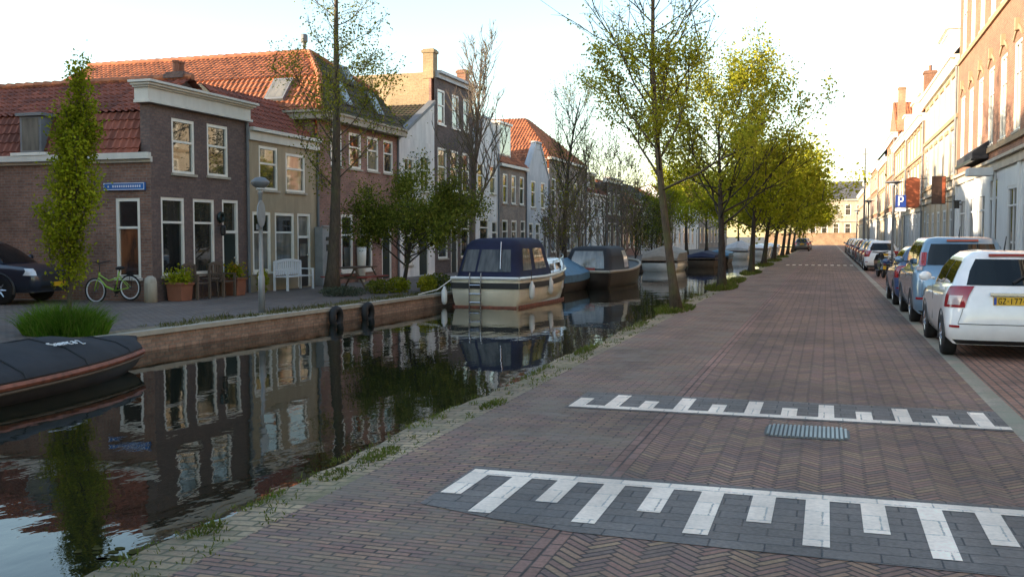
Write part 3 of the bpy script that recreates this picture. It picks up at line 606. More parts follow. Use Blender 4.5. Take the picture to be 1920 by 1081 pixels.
n_ = Vector((0,-1.35,1.2)).normalized(); dv = Vector((0,1.2,1.35))
skylight(H, (-18.35,30.75,6.78), (1,0,0), dv, n_, .38, .55)
for (yy, zz, xx) in ((32.6, 6.85, -16.92), (35.2, 6.8, -16.9), (34.6, 7.75, -17.7)):
    skylight(H, (xx, yy, zz), (0,1,0), (-.7,0,1.3), (1.3,0,.7), .35, .5)
MB().tube([(-16.0-3.2,34.0,8.3),(-19.2,34.0,9.15)], .07, 8).lathe((-19.2,34.0,9.1), [(.12,0),(.14,.05),(.14,.28),(.1,.32)], 10).build('flue', M['lead'], H)
downpipe(H, XF+.05, 37.0, 0, 5.7)
# ---------------- white half gabled house
H = thing('terraced_house', (XF, 37.1, 0), 'white plastered house with a sloping dark coped gable edge and a mossy roof', 'house', 'terraced houses along the far quay')
hs = [(37.7,38.7,3.6,5.0),(39.4,40.4,3.6,5.2)]; gs = [(37.6,38.5,.5,2.4)]; dr = (39.2,40.3,.02,2.7)
wb = MB(); wallgrid(wb, FX, 37.1, 41, 0, 5.75, hs+gs+[dr]); wb.prism([(XF,37.1,5.75),(XF,41,5.75),(XF,41,7.6)], (-.2,0,0)); wb.build('wall', M['plaster_white'], H)
for h in hs: window(H, FX, h, (.6,), 1, .09, 'pane_blind')
window(H, FX, gs[0], (.65,), 0, .09, 'pane_dark'); door(H, FX, dr, 'dark_green', .78)
MB().prism([(XF+.06,37.0,5.72),(XF+.06,37.1,5.62),(XF+.06,41,7.56),(XF+.06,41,7.72)], (-.32,0,0)).build('coping', M['lead'], H)
roof(H, [(-16.95,37.12,5.75),(-16.95,41,7.55),(-28,41,7.55),(-28,37.12,5.75)], 'roof_moss_shade', 4)
# ---------------- tall dark brick house
H = thing('terraced_house', (XF, 41, 0), 'tall narrow dark brick house with two chimneys and a yellow brick side wall', 'house', 'terraced houses along the far quay')
hs = [(41.4,42.3,6.75,8.3),(43.2,44.1,6.75,8.3),(44.7,45.5,6.75,8.3),(41.4,42.5,3.8,5.7),(42.95,44.05,3.8,5.7),(44.5,45.5,3.8,5.7)]; gs = [(41.4,42.6,.7,2.8),(44.3,45.5,.7,2.8)]; dr = (43.0,43.9,.02,2.8)
wb = MB(); wallgrid(wb, FX, 41, 46, 0, 8.75, hs+gs+[dr]); wb.box(-28,-16.86,45.9,46,0,8.7); wb.build('wall', M['brick_dark'], H)
MB().box(-21.0,-16.95,41.02,41.3,0,8.98).box(-28,-21,41.02,41.3,0,8.6).build('side_wall', M['brick_yellow'], H)
MB().box(-16.95,XF-.14,41.005,41.3,0,9.0).build('corner_pier', M['brick_red'], H)
for i, h in enumerate(hs): window(H, FX, h, (.55,), 0, .1, ['pane_curtain','pane_curtain','pane_blind'][i % 3], sill='white')
for h in gs: window(H, FX, h, (.65,), 0, .1, 'pane_dark')
door(H, FX, dr, 'dark_green', .75)
co = MB(); mbox(co, FX, 41.2, 46.1, -.2, .12, 8.75, 8.95); mbox(co, FX, 41.2, 46.15, -.3, .26, 8.95, 9.07); co.build('cornice', M['plaster_grey'], H)
MB().box(-28, -16.85, 41.3, 45.9, 8.6, 8.8).build('roof', M['lead'], H)
chimney(H, -16.98, 41.22, 8.7, 10.0, .5, .5, 'brick_yellow', 0); chimney(H, -16.98, 45.4, 8.8, 9.75, .45, .5, 'brick_orange', 0)
# ---------------- further houses on the left bank
def gable_house(Y0, Y1, ze, zr, wall, roofm, label, ups, los, dr, kind='eaves', group='terraced houses along the far quay', pane='pane_blind', dorm=None, depth=11):
    H = thing('terraced_house', (XF, Y0, 0), label, 'house', group)
    hs = [(a, b, c, d) for (a, b, c, d) in ups]; wb = MB(); wallgrid(wb, FX, Y0, Y1, 0, ze, hs+list(los)+[dr], .12)
    wb.box(XF-depth, XF-.16, Y0+.01, Y0+.12, 0, ze); wb.box(XF-depth, XF-.16, Y1-.12, Y1-.01, 0, ze)
    ym = (Y0+Y1)/2; downpipe(H, XF+.05, Y1-.1, 0, ze-.1)
    if kind == 'gable':
        wb.prism([(XF,Y0,ze),(XF,Y1,ze),(XF,ym+.5,zr-.2),(XF,ym+.5,zr),(XF,ym-.5,zr),(XF,ym-.5,zr-.2)], (-.25,0,0))
    if kind == 'eaves':
        xr = XF-2.6
        wb.prism([(XF-.05,Y0+.02,ze),(xr,Y0+.02,zr-.03),(XF-depth,Y0+.02,ze)], (0,.1,0)); wb.prism([(XF-.05,Y1-.12,ze),(xr,Y1-.12,zr-.03),(XF-depth,Y1-.12,ze)], (0,.1,0))
    wb.build('wall', M[wall], H)
    for i, h in enumerate(hs): window(H, FX, h, (.58,), 0, .1, [pane, 'pane_curtain', 'pane_dark'][i % 3])
    for i, h in enumerate(los): window(H, FX, h, (.65,), 0, .1, ['pane_dark', pane][i % 2])
    door(H, FX, dr, rnd.choice(['dark_green','dark_blue','black']), .76)
    if kind == 'eaves':
        co = MB(); mbox(co, FX, Y0, Y1, -.1, .2, ze-.05, ze+.1); co.build('cornice', M['cornice'], H)
        roof(H, [(XF+.15,Y0,ze+.1),(XF+.15,Y1,ze+.1),(xr,Y1,zr),(xr,Y0,zr)], roofm, 4); roof(H, [(xr,Y0,zr),(xr,Y1,zr),(XF-depth,Y1,ze),(XF-depth,Y0,ze)], roofm, 2)
        if dorm:
            d = MB().box(XF-1.6, XF-.35, dorm[0], dorm[1], ze+.3, zr-.4).box(XF-1.7, XF-.25, dorm[0]-.1, dorm[1]+.1, zr-.4, zr-.28).build('dormer', M['white'], H)
            MB().quad((XF-.345,dorm[0]+.15,ze+.55),(XF-.345,dorm[1]-.15,ze+.55),(XF-.345,dorm[1]-.15,zr-.5),(XF-.345,dorm[0]+.15,zr-.5)).build('pane', M['pane_curtain'], d)
    elif kind == 'hip':
        xr = XF-3
        co = MB(); mbox(co, FX, Y0, Y1, -.1, .2, ze-.05, ze+.1); co.build('cornice', M['cornice'], H)
        roof(H, [(XF+.15,Y0,ze+.1),(XF+.15,Y1,ze+.1),(xr,ym+.5,zr),(xr,ym-.5,zr)], roofm, 4); roof(H, [(XF-depth,Y0,ze),(XF+.15,Y0,ze+.1),(xr,ym-.5,zr),(XF-depth,ym-.5,zr)], roofm, 4); roof(H, [(XF-depth,Y1,ze),(XF+.15,Y1,ze+.1),(xr,ym+.5,zr),(XF-depth,ym+.5,zr)], roofm, 2)
    elif kind == 'gable':
        roof(H, [(XF-depth,Y0,ze),(XF-.25,Y0,ze),(XF-.25,ym,zr-.1),(XF-depth,ym,zr-.1)], roofm, 4); roof(H, [(XF-depth,Y1,ze),(XF-.25,Y1,ze),(XF-.25,ym,zr-.1),(XF-depth,ym,zr-.1)], roofm, 3)
        cp = MB()
        for a, s_ in ((Y0, 1), (Y1, -1)): cp.prism([(XF+.05,a-.1*s_,ze),(XF+.05,a+.08*s_,ze),(XF+.05,ym-.42*s_,zr-.15),(XF+.05,ym-.5*s_,zr+.02)], (-.34,0,0))
        cp.box(XF-.3, XF+.07, ym-.55, ym+.55, zr, zr+.1); cp.build('coping', M['plaster_grey'], H)
    else:
        co = MB(); mbox(co, FX, Y0, Y1, -.3, .15, ze, ze+.3); mbox(co, FX, Y0-.02, Y1+.02, -.32, .28, ze+.3, ze+.42); co.build('cornice', M['white'], H)
        MB().box(XF-depth, XF-.3, Y0, Y1, ze-.2, ze).build('roof', M['lead'], H)
    return H
def row(Y0, Y1, z0, z1, n, w=.95):
    s = (Y1-Y0)/n; return [(Y0+s*(i+.5)-w/2, Y0+s*(i+.5)+w/2, z0, z1) for i in range(n)]
gable_house(46.02, 50, 6.2, 7.7, 'plaster_white', 'roof_red', 'plain white plastered house behind the bare tree and motorboat', row(46.2,50,3.9,5.4,2), [(47.0,48.4,1.3,2.6)], (48.9,49.8,.02,2.5), 'gable')
gable_house(50.02, 55.1, 5.5, 8.25, 'brick_brown', 'roof_orange', 'grey brown brick house with an orange roof and a white dormer', row(50.4,55,3.5,5.1,3,.85), row(50.3,53.6,.8,2.6,2,1.0), (54.0,54.9,.02,2.6), 'eaves', dorm=(51.2,53.2))
gable_house(55.12, 60, 5.3, 7.3, 'plaster_grey', 'roof_orange', 'pale grey plastered house with a narrow pointed gable', row(55.5,59.7,3.4,5.0,2), row(55.4,58.2,.7,2.5,2), (58.7,59.6,.02,2.6), 'gable')
gable_house(60.02, 70, 6.6, 9.7, 'brick_brown', 'roof_orange', 'broad brown house with a hipped orange roof beside the grey gable', row(60.2,69.8,3.6,5.4,5), row(60.2,68,.7,2.6,4,1.1), (68.6,69.6,.02,2.6), 'hip')
gable_house(70.02, 77, 4.8, 6.8, 'plaster_white', 'roof_red', 'white house with a red roof half hidden by the bare thicket', row(70.2,76.8,3.1,4.4,3), row(70.2,75.4,.7,2.6,2,1.2), (75.8,76.7,.02,2.6), 'eaves', dorm=(72.5,74.5))
gable_house(77.02, 83, 6.0, 6.4, 'brick_dark', 'roof_moss_shade', 'flat topped dark brick house with a white cornice behind the canal trees', row(77.2,82.8,3.5,5.2,3), row(77.2,81.4,.7,2.8,2,1.1), (81.9,82.8,.02,2.6), 'flat')
gable_house(83.02, 92, 4.4, 6.7, 'brick_red', 'roof_orange', 'red brick house with a wide orange roof behind the canal trees', row(83.2,91.8,2.9,4.1,4), row(83.2,90.4,.7,2.5,3,1.2), (90.8,91.8,.02,2.5), 'eaves')
gable_house(92.02, 101, 4.9, 6.9, 'plaster_grey', 'roof_slate', 'grey plastered house with a slate roof far along the far quay', row(92.2,100.8,3.1,4.5,4), row(92.2,99.4,.7,2.6,3,1.2), (99.8,100.8,.02,2.6), 'eaves')
gable_house(101.02, 112, 4.7, 7.0, 'brick_buff', 'roof_orange', 'buff brick house with a hipped orange roof far along the far quay', row(101.2,111.8,3.0,4.4,4), row(101.2,109.4,.7,2.6,3,1.3), (110.4,111.5,.02,2.6), 'hip')
gable_house(112.02, 136, 5.4, 7.6, 'plaster_white', 'roof_red', 'long white house with a red roof at the far end of the far quay', row(112.4,135.8,3.4,5.0,7,1.2), row(112.4,132,.8,2.8,5,1.4), (133.6,134.8,.02,2.8), 'eaves')
gable_house(136.02, 175, 6.8, 9.4, 'brick_brown', 'roof_orange', 'long brown brick house with an orange roof closing the far quay', row(136.4,174,4.0,6.0,9,1.3), row(136.4,168,.8,2.9,7,1.5), (171.6,173,.02,2.9), 'eaves')
# ---------------- houses across the side street, left of the view; they shade the quay
def plain_house(name, x0, x1, y0, y1, ze, zr, wall, roofm, label):
    H = thing(name, ((x0+x1)/2, y0, 0), label, 'house'); fr = mapx(x1, 1); ym = (y0+y1)/2
    hs = [h for z in (.8, 3.6, 6.4, 9.2) if z+1.8 < ze for h in row(y0+.4, y1-.4, z, z+1.7, max(2, int((y1-y0)/2.4)))]
    wb = MB(); wallgrid(wb, fr, y0, y1, 0, ze, hs); wb.box(x0, x1-.16, y0, y0+.2, 0, ze); wb.box(x0, x1-.16, y1-.2, y1, 0, ze); wb.box(x0, x0+.2, y0+.2, y1-.2, 0, ze)
    for xx in (x0, x1-.3): wb.prism([(xx,y0,ze),(xx,y1,ze),(xx,ym,zr)], (.2,0,0))
    wb.build('wall', M[wall], H)
    for h in hs: window(H, fr, h, (.6,), 0, .1, 'pane_blind')
    roof(H, [(x0,y0,ze),(x1,y0,ze),(x1,ym,zr),(x0,ym,zr)], roofm, 2); roof(H, [(x0,y1,ze),(x1,y1,ze),(x1,ym,zr),(x0,ym,zr)], roofm, 2)
plain_house('quay_house', -36, XF, 3.5, 15.3, 5.7, 7.8, 'brick_red', 'roof_red', 'red brick house on the other corner of the side street')
plain_house('quay_house', -36, XF, -10, 3.4, 7.4, 10.4, 'brick_dark', 'roof_moss_shade', 'dark brick house with a mossy roof on the quay south of the side street')
plain_house('quay_house', -36, XF, -30, -10.1, 6.6, 9.4, 'plaster_white', 'roof_red', 'white plastered house on the quay farthest south of the side street')
plain_house('shade_building', -43.5, -36.2, -4, 13.2, 12.4, 14.2, 'brick_dark', 'roof_slate', 'tall dark brick building added out of view to shade the right house fronts')  # unseen building added to shade the house fronts across the canal
# ---------------- right side of the street
XR = 5.5; RX = mapx(XR, -1)
def right_house(Y0, Y1, ze, wall, label, floors, gmat, roofkind=None, cname='cornice', zg=4.0, n=3, arch=False, gdoor=None, ww=1.15, roofm='roof_orange', gopen=None):
    H = thing('town_house', (XR, Y0, 0), label, 'house', 'town houses along the right pavement')
    ups = [h for (z0, z1) in floors for h in row(Y0+.3, Y1-.3, z0, z1, n, ww)]
    gh = gopen if gopen is not None else row(Y0+.3, Y1-1.6, 1.0, 3.0, max(1, n-1), 1.5); gd = gdoor or (Y1-1.5, Y1-.45, .13, 3.2)
    wb = MB(); wallgrid(wb, RX, Y0, Y1, zg, ze, ups, .16); wb.box(XR+.2, XR+10, Y0+.01, Y0+.2, zg, ze); wb.box(XR+.2, XR+10, Y1-.2, Y1-.01, zg, ze); wb.build('wall', M[wall], H)
    gb = MB(); wallgrid(gb, RX, Y0, Y1, 0, zg-.35, gh+[gd], .16); gb.box(XR+.2, XR+10, Y0+.01, Y0+.2, 0, zg-.35)
    pil = [Y0+.25, Y1-.25] + [(a[1]+b[0])/2 for a, b in zip(gh, gh[1:])]
    for p in pil: mbox(gb, RX, p-.14, p+.14, 0, .07, .1, zg-.35)
    gb.build('ground_floor', M[gmat], H)
    fa = MB(); mbox(fa, RX, Y0, Y1, -.2, .10, zg-.35, zg-.06); mbox(fa, RX, Y0, Y1, -.2, .22, zg-.06, zg+.04); fa.build('ledge', M['stone'], H)
    for i, h in enumerate(ups):
        window(H, RX, h, (.66,), 1 if ww > 1 else 0, .1, ['pane_blind','pane_curtain','pane_dark'][(i*7+n) % 3])
    hd = MB()
    for h in ups:
        a, b, c, d = h
        if arch:
            k = 7; pts = [(a-.12+(b-a+.24)*i/k, d+.06+.28*math.sin(math.pi*i/k)) for i in range(k+1)]
            for (u0, v0), (u1, v1) in zip(pts, pts[1:]):
                q = [RX(u0,.05,v0), RX(u1,.05,v1), RX(u1,.05,v1+.15), RX(u0,.05,v0+.15)]; hd.prism(q, (.06,0,0))
            mbox(hd, RX, (a+b)/2-.1, (a+b)/2+.1, 0, .12, d+.3, d+.68)
        else: mbox(hd, RX, a-.1, b+.1, 0, .07, d+.01, d+.18)
    for (z0, z1) in floors: mbox(hd, RX, Y0, Y1, 0, .09, z0-.28, z0-.1)
    hd.build('window_heads', M['stone_dim'], H)
    for i, h in enumerate(gh): window(H, RX, h, (.74,), 1, .1, ['pane_dark','pane_blind'][i % 2], frame='shop_white')
    door(H, RX, gd, 'dark_blue', .8, 'shop_white')
    MB().tube([(XR-.09, Y0+.12, .12), (XR-.09, Y0+.12, ze-.4)], .055, 8).build('downpipe', M['lead'], H)
    co = MB(); mbox(co, RX, Y0, Y1, -.2, .15, ze-.35, ze); mbox(co, RX, Y0, Y1, -.2, .4, ze, ze+.14)
    for i in range(int((Y1-Y0)/.6)): mbox(co, RX, Y0+.3+.6*i, Y0+.45+.6*i, .15, .34, ze-.22, ze)
    co.build(cname, M['cornice'], H)
    if roofkind == 'mansard':
        roof(H, [(XR-.2,Y0,ze+.14),(XR-.2,Y1,ze+.14),(XR+1.6,Y1,ze+2.4),(XR+1.6,Y0,ze+2.4)], roofm, 3); MB().box(XR+1.6,XR+10,Y0,Y1,ze+2.2,ze+2.4).build('roof_top', M['lead'], H)
    elif roofkind == 'cross':       # ridge at right angles to the street
        ym = (Y0+Y1)/2; wb = MB().prism([(XR+.1,Y0,ze),(XR+.1,Y1,ze),(XR+.1,ym,ze+3.4)], (.3,0,0)); wb.build('gable_wall', M[wall], H)
        roof(H, [(XR+.1,Y0,ze+.14),(XR+10,Y0,ze+.14),(XR+10,ym,ze+3.4),(XR+.1,ym,ze+3.4)], roofm, 3); roof(H, [(XR+.1,Y1,ze+.14),(XR+10,Y1,ze+.14),(XR+10,ym,ze+3.4),(XR+.1,ym,ze+3.4)], roofm, 2)
    else: MB().box(XR+.2, XR+10, Y0+.2, Y1-.2, ze-.1, ze+.02).build('roof', M['lead'], H)
    return H
def rdormer(H, y0, y1, z0, z1, mat='white'):
    d = MB().box(XR+.15, XR+2.4, y0, y1, z0, z1).box(XR+.0, XR+2.5, y0-.12, y1+.12, z1, z1+.14).build('dormer', M[mat], H)
    MB().quad((XR+.147,y0+.2,z0+.2),(XR+.147,y1-.2,z0+.2),(XR+.147,y1-.2,z1-.15),(XR+.147,y0+.2,z1-.15)).build('pane', M['pane_curtain'], d)
right_house(10, 24.4, 11.5, 'brick_buff', 'buff brick town house at the camera end of the right pavement', [(5.0,7.6),(8.8,10.6)], 'shop_white', None, n=5)
right_house(24.5, 48.4, 13.6, 'brick_orange', 'large orange brick town house with tall arched windows over a pale shopfront', [(4.95,7.7),(9.55,12.2)], 'shop_white', None, zg=4.3, n=9, arch=True, ww=1.2,
    gopen=[(25.2,27.4,.9,3.3),(28.2,30.4,.9,3.3),(31.2,32.6,.9,3.3),(33.4,35.2,.9,3.3),(40.0,41.6,.9,3.3),(42.6,44.2,.9,3.3),(45.4,47.2,.9,3.3)], gdoor=(37.2,38.9,.13,3.75))
h_ = right_house(48.5, 64.4, 9.7, 'plaster_cream', 'cream plastered town house with a white rooftop dormer beside the orange brick house', [(4.6,6.6),(7.3,9.0)], 'plaster_cream', 'mansard', n=6, zg=3.9, roofm='roof_slate')
rdormer(h_, 54.5, 58.5, 9.9, 12.1)
h_ = right_house(64.5, 78, 9.0, 'plaster_rose', 'rose plastered house with a red brick chimney at its front corner', [(4.4,6.3),(6.9,8.4)], 'plaster_grey', 'mansard', n=5, zg=3.6)
chimney(h_, XR+.3, 65.3, 9.0, 11.7, .7, .7, 'brick_orange', 2); rdormer(h_, 69, 71, 9.1, 10.9); rdormer(h_, 74, 76, 9.1, 10.9)
h_ = right_house(78.1, 92, 9.2, 'brick_buff', 'buff brick house with a small dormer before the orange cross roof', [(4.4,6.2),(6.9,8.5)], 'plaster_cream', 'mansard', n=5, zg=3.6); rdormer(h_, 82, 84, 9.3, 10.9)
h_ = right_house(92.1, 104, 10.6, 'brick_orange', 'orange brick house with a steep orange cross roof and an end chimney', [(4.6,6.6),(7.4,9.4)], 'plaster_grey', 'cross', n=4, zg=3.8); chimney(h_, XR-.0+.5, 92.7, 9.5, 14.6, .6, .7, 'brick_buff', 0)
right_house(104.1, 120, 9.4, 'brick_buff', 'buff brick house in the distance past the orange cross roof', [(4.4,6.3),(6.9,8.5)], 'plaster_cream', 'mansard', n=5, zg=3.7, roofm='roof_red')
right_house(120.1, 140, 10.2, 'brick_orange', 'distant orange brick house on the right pavement with dark ground floor', [(4.6,6.6),(7.4,9.2)], 'plaster_grey', 'mansard', n=6, zg=3.8, roofm='roof_slate')
right_house(140.1, 165, 9.8, 'plaster_cream', 'distant cream house near the end of the street', [(4.6,6.6),(7.2,9.0)], 'plaster_cream', None, n=7, zg=3.8)
right_house(165.1, 196, 9.0, 'brick_buff', 'farthest buff brick house on the right pavement', [(4.6,6.4),(6.9,8.4)], 'plaster_cream', None, n=8, zg=3.6)
# end of the street
H = thing('end_building', (3, 215, 0), 'sunlit cream building with a grey roof closing the end of the street', 'building'); EY = mapy(215, -1)
hs = row(-4, 12, 2.2, 4.4, 7, 1.2) + row(-4, 12, 6.0, 8.2, 7, 1.2)
wb = MB(); wallgrid(wb, EY, -4, 14, 0, 9.0, hs); wb.box(-4, 14, 224, 224.3, 0, 9); wb.quad((-4,215,0),(-4,224,0),(-4,224,9),(-4,215,9)); wb.build('wall', M['plaster_cream'], H)
for i, h in enumerate(hs): window(H, EY, h, (.6,), 0, .12, 'pane_blind')
co = MB(); mbox(co, EY, -4.2, 14.2, -.1, .3, 4.7, 5.1); mbox(co, EY, -4.2, 14.2, -.1, .4, 9.0, 9.3); co.build('cornice', M['stone'], H)
roof(H, [(-4.2,214.7,9.3),(14.2,214.7,9.3),(10,219.5,13.2),(0,219.5,13.2)], 'roof_slate', 2); roof(H, [(-4.2,214.7,9.3),(-4.2,224,9.3),(0,219.5,13.2)], 'roof_slate', 2)
gw = tag(MB().box(-12, 6, 205, 205.4, 0, 2.2).box(-12.1, 6.1, 204.9, 205.5, 2.2, 2.4).build('garden_wall', M['brick_buff']), 'low sunlit buff brick wall across the end of the street', 'wall')
# ================================================================ trees and plants
def branch_line(rng, p, d, L, k, up, wob):
    pts = [p]; d = d.normalized()
    for i in range(k):
        d = (d + Vector((rng.uniform(-wob, wob), rng.uniform(-wob, wob), rng.uniform(-wob, wob) + up))).normalized()
        p = p + d * (L/k); pts.append(p)
    return pts
def tree(name, label, group, base, H, r0, seed, lean=(0,0), start=.35, nl=14, ll=2.2, el=(.5,1.0), sub=5, twig=4, leafn=5000, leafsz=.07, leafm='leaf_gold', spread=.16, barkm='bark',
         prof=None, up=.10, zleaf=0.0, sublen=.45, wob=.22, aspect=.6, topleaf=1.0, cat='tree', curve=0.0, lr=1.0, tw=1.0, ztop=99):
    rng = random.Random(seed); nr = np.random.default_rng(seed); B = Vector(base)
    t = thing(name, base, label, cat, group); tr = MB(); br = MB(); tips = []
    n = 14; tk = []
    ph = rng.uniform(0, 6)
    for i in range(n+1):
        f = i/n; tk.append(B + Vector((lean[0]*f + .10*H*.06*math.sin(ph+f*5) + curve*math.sin(f*math.pi), lean[1]*f + .006*H*math.cos(ph+f*6), H*f - .05)))
    rad = [r0*(1-.86*(i/n))*(1 + (.55 if i == 0 else .12 if i == 1 else 0)) for i in range(n+1)]
    tr.tube(tk, rad, 9)
    def at(f):
        x = f*n; i = min(int(x), n-1); return tk[i] + (tk[i+1]-tk[i])*(x-i), rad[i] + (rad[i+1]-rad[i])*(x-i)
    az = rng.uniform(0, 6)
    for i in range(nl):
        f = start + (0.97-start)*((i+.5)/nl); p, r = at(f); az += 2.4 + rng.uniform(-.4, .4)
        pf = prof(f) if prof else 1.0 - .55*(f-start)/(1-start)
        L = ll*pf*rng.uniform(.75, 1.2); e = rng.uniform(*el)
        d = Vector((math.cos(az)*math.sin(e), math.sin(az)*math.sin(e), math.cos(e)))
        pts = branch_line(rng, p, d, L, 6, up, wob); rl = min(r*.55, .011*L+.008)*lr
        tr.tube(pts, [rl*(1-.8*j/6) for j in range(7)], 6)
        for s in range(sub):
            g = .25 + .75*(s+rng.random())/sub; x = g*6; j = min(int(x), 5); q = pts[j] + (pts[j+1]-pts[j])*(x-j)
            dd = (pts[j+1]-pts[j]).normalized() + Vector((rng.uniform(-1,1), rng.uniform(-1,1), rng.uniform(-.5,.9)))*.8
            l2 = L*sublen*(1.15-.5*g)*rng.uniform(.7,1.25); p2 = branch_line(rng, q, dd, l2, 4, up, wob)
            br.tube(p2, [rl*.45*(1-.75*k/4)+.002 for k in range(5)], 4, False)
            for w_ in range(twig):
                k = rng.randint(1, 4); q2 = p2[k-1] + (p2[k]-p2[k-1])*rng.random()
                d3 = (p2[k]-p2[k-1]).normalized() + Vector((rng.uniform(-1,1), rng.uniform(-1,1), rng.uniform(-.6,.8)))*.9
                l3 = l2*.5*rng.uniform(.5,1.2); p3 = branch_line(rng, q2, d3, l3, 3, up*.5, wob)
                br.tube(p3, [.0065*tw,.0055*tw,.0045*tw,.003*tw], 3, False); tips.append((p3, l3, f))
            tips.append((p2[2:], l2*.5, f))
        tips.append((pts[4:], L*.3, f))
    tr.add(br.v, br.f); tr.build('trunk', M[barkm], t, True)
    if leafn and tips:
        tips = [x for x in tips if x[0][-1].z >= zleaf]
        ws = np.array([x[1]*(1 + (topleaf-1)*x[2]) * (0.08 + nr.random()**2.2*2.2) * (.06 if x[0][-1].z > ztop else 1) for x in tips]); ws /= ws.sum(); pick = nr.choice(len(tips), leafn, p=ws); P = np.zeros((leafn, 3))
        for i, k in enumerate(pick):
            pl = tips[k][0]; x = rng.random()*(len(pl)-1); j = min(int(x), len(pl)-2) if len(pl) > 1 else 0
            P[i] = pl[j] + (pl[min(j+1, len(pl)-1)]-pl[j])*(x-j)
        P += nr.normal(size=(leafn, 3))*spread
        leafcards('crown', P, leafsz, M[leafm], t, nr, aspect)
    return t
NG = 'trees along the near quay edge'; FG = 'trees on the far quay'
# slim column tree standing in the grass tuft
tree('column_tree', 'slim upright young tree with bright green leaves rising from a grass tuft', FG, (-14.1,15.7,0), 4.75, .05, 11, (.42,0), .08, 50, 1.0, (.2,.65), 4, 3, 15000, .07, 'leaf_fresh', .10, 'bark', lambda f: (.8 + .45*math.sin(min(1,f/.8)*math.pi)**.8)*(1 if f < .72 else .6), .2, .45, .4, .14, lr=.6)
# tall sparse tree in front of the brick house
tree('slender_tree', 'tall slender tree with thin sparse olive leaves in front of the orange roofed house', FG, (-14.0,26.3,0), 10.6, .19, 23, (.25,.1), .26, 30, 2.3, (.7,1.3), 5, 4, 8500, .075, 'leaf_olive', .18, 'bark', lambda f: (1.1 if f < .55 else .72), .06, 2.3, .45, lr=.6, topleaf=.35)
tree('broad_bush_tree', 'low dark green many stemmed tree leaning over the quay behind the motorboat', FG, (-12.9,28.9,0), 2.5, .08, 31, (.5,0), .30, 22, 2.2, (.85,1.4), 6, 4, 24000, .09, 'leaf_dark', .17, 'bark_dark', lambda f: 1.15-.2*f, .04, 1.4, .4, aspect=.5)
tree('bare_tree', 'leafless tree with pale upswept twigs in front of the white house', FG, (-14.4,39.5,0), 9.2, .15, 41, (.4,0), .24, 30, 3.1, (.35,.85), 6, 5, 700, .06, 'leaf_olive', .1, 'bark_pale', lambda f: 1.1-.6*f, .16, 0, .5, .15, lr=1.3, tw=1.7)
tree('bare_tree', 'dark trunked tree with a few small leaves behind the blue covered boat', FG, (-12.6,48,0), 8.6, .15, 43, (.9,0), .34, 22, 3.0, (.4,.95), 6, 5, 3200, .07, 'leaf_olive', .2, 'bark_dark', lambda f: 1.1-.5*f, .12, 2.5, .5, .2, curve=-.3)
# thicket of bare shrubs on the quay edge
for i, (x, y, h, m, ln, lb) in enumerate([(-11.6,43,3.4,'leaf_olive',900,'grey twiggy shrub nearest the motorboats'), (-11.6,47,4.8,'leaf_olive',500,'tall bare grey shrub behind the black canopied boat'), (-11.2,51,5.4,'leaf_grey',500,'tallest bare shrub of the thicket on the quay'),
        (-11.0,55.5,5.4,'leaf_olive',700,'bare spreading shrub in the middle of the thicket'), (-11.2,60,3.8,'leaf_dark',2600,'dark green shrub beside the bare thicket'), (-11.1,65,3.2,'leaf_dark',3200,'dense dark green bush behind the beige covered boat'), (-11.4,71,4.0,'leaf_olive',2600,'olive leafed shrub past the dark green bush')]):
    tree('shrub', lb, 'shrubs on the far quay edge', (x,y,0), h, .05, 60+i, (.2,0), .08, 22, h*.5, (.3,1.0), 6, 4, ln, .10, m, .22, 'bark_pale' if m != 'leaf_dark' else 'bark_dark', lambda f: 1.1-.4*f, .10, 0, .5, .2, cat='shrub', tw=2.3)
# near quay trees
tree('canal_tree', 'tall leaning tree with golden leaves and bare top, first along the near quay', NG, (-3.36,23.0,-.02), 9.4, .105, 71, (-.6,.1), .29, 28, 2.6, (.6,1.25), 6, 4, 12500, .07, 'leaf_gold', .12, 'bark', lambda f: 1.5-1.05*f, .07, 2.2, .45, .2, topleaf=.1, ztop=6.3, curve=-.15, lr=.8)
tree('canal_tree', 'broad golden leafed tree second along the near quay with a dark forked trunk', NG, (-3.3,33.0,-.02), 5.7, .14, 72, (-.1,0), .36, 26, 4.0, (.65,1.38), 6, 4, 19000, .10, 'leaf_gold', .16, 'bark_dark', lambda f: 1.15-.45*f, .08, 2.2, .45, .2, lr=.8)
tree('canal_tree', 'third tree along the near quay with upswept branches and green gold leaves', NG, (-3.35,46.8,-.02), 5.0, .15, 73, (.3,0), .36, 20, 3.1, (.6,1.35), 6, 4, 11000, .125, 'leaf_fresh', .24, 'bark_dark', None, .06, 1.8, lr=.8)
far = [(60,7.8,'leaf_gold','fourth tree along the near quay, full and golden green'),(72,8.0,'leaf_fresh','fifth tree along the near quay, bright green'),(85,8.2,'leaf_gold','sixth tree along the near quay, with a wide golden crown'),
       (98,8.0,'leaf_fresh','seventh tree along the near quay, with a rounded green crown'),(113,8.2,'leaf_gold','eighth tree along the near quay, golden in the distance'),(131,8.0,'leaf_fresh','ninth tree along the near quay, green in the distance'),(152,8.0,'leaf_gold','last tree of the row along the near quay')]
for i, (y, h, m, lb) in enumerate(far):
    tree('canal_tree', lb, NG, (-3.6,y,-.02), h-2.5, .16, 80+i, (.7,0), .30, 18, 3.8, (.6,1.4), 5, 3, 9500, .21, m, .36, 'bark_dark', lambda f: 1.2-.45*f, .04, 1.9, lr=.8)
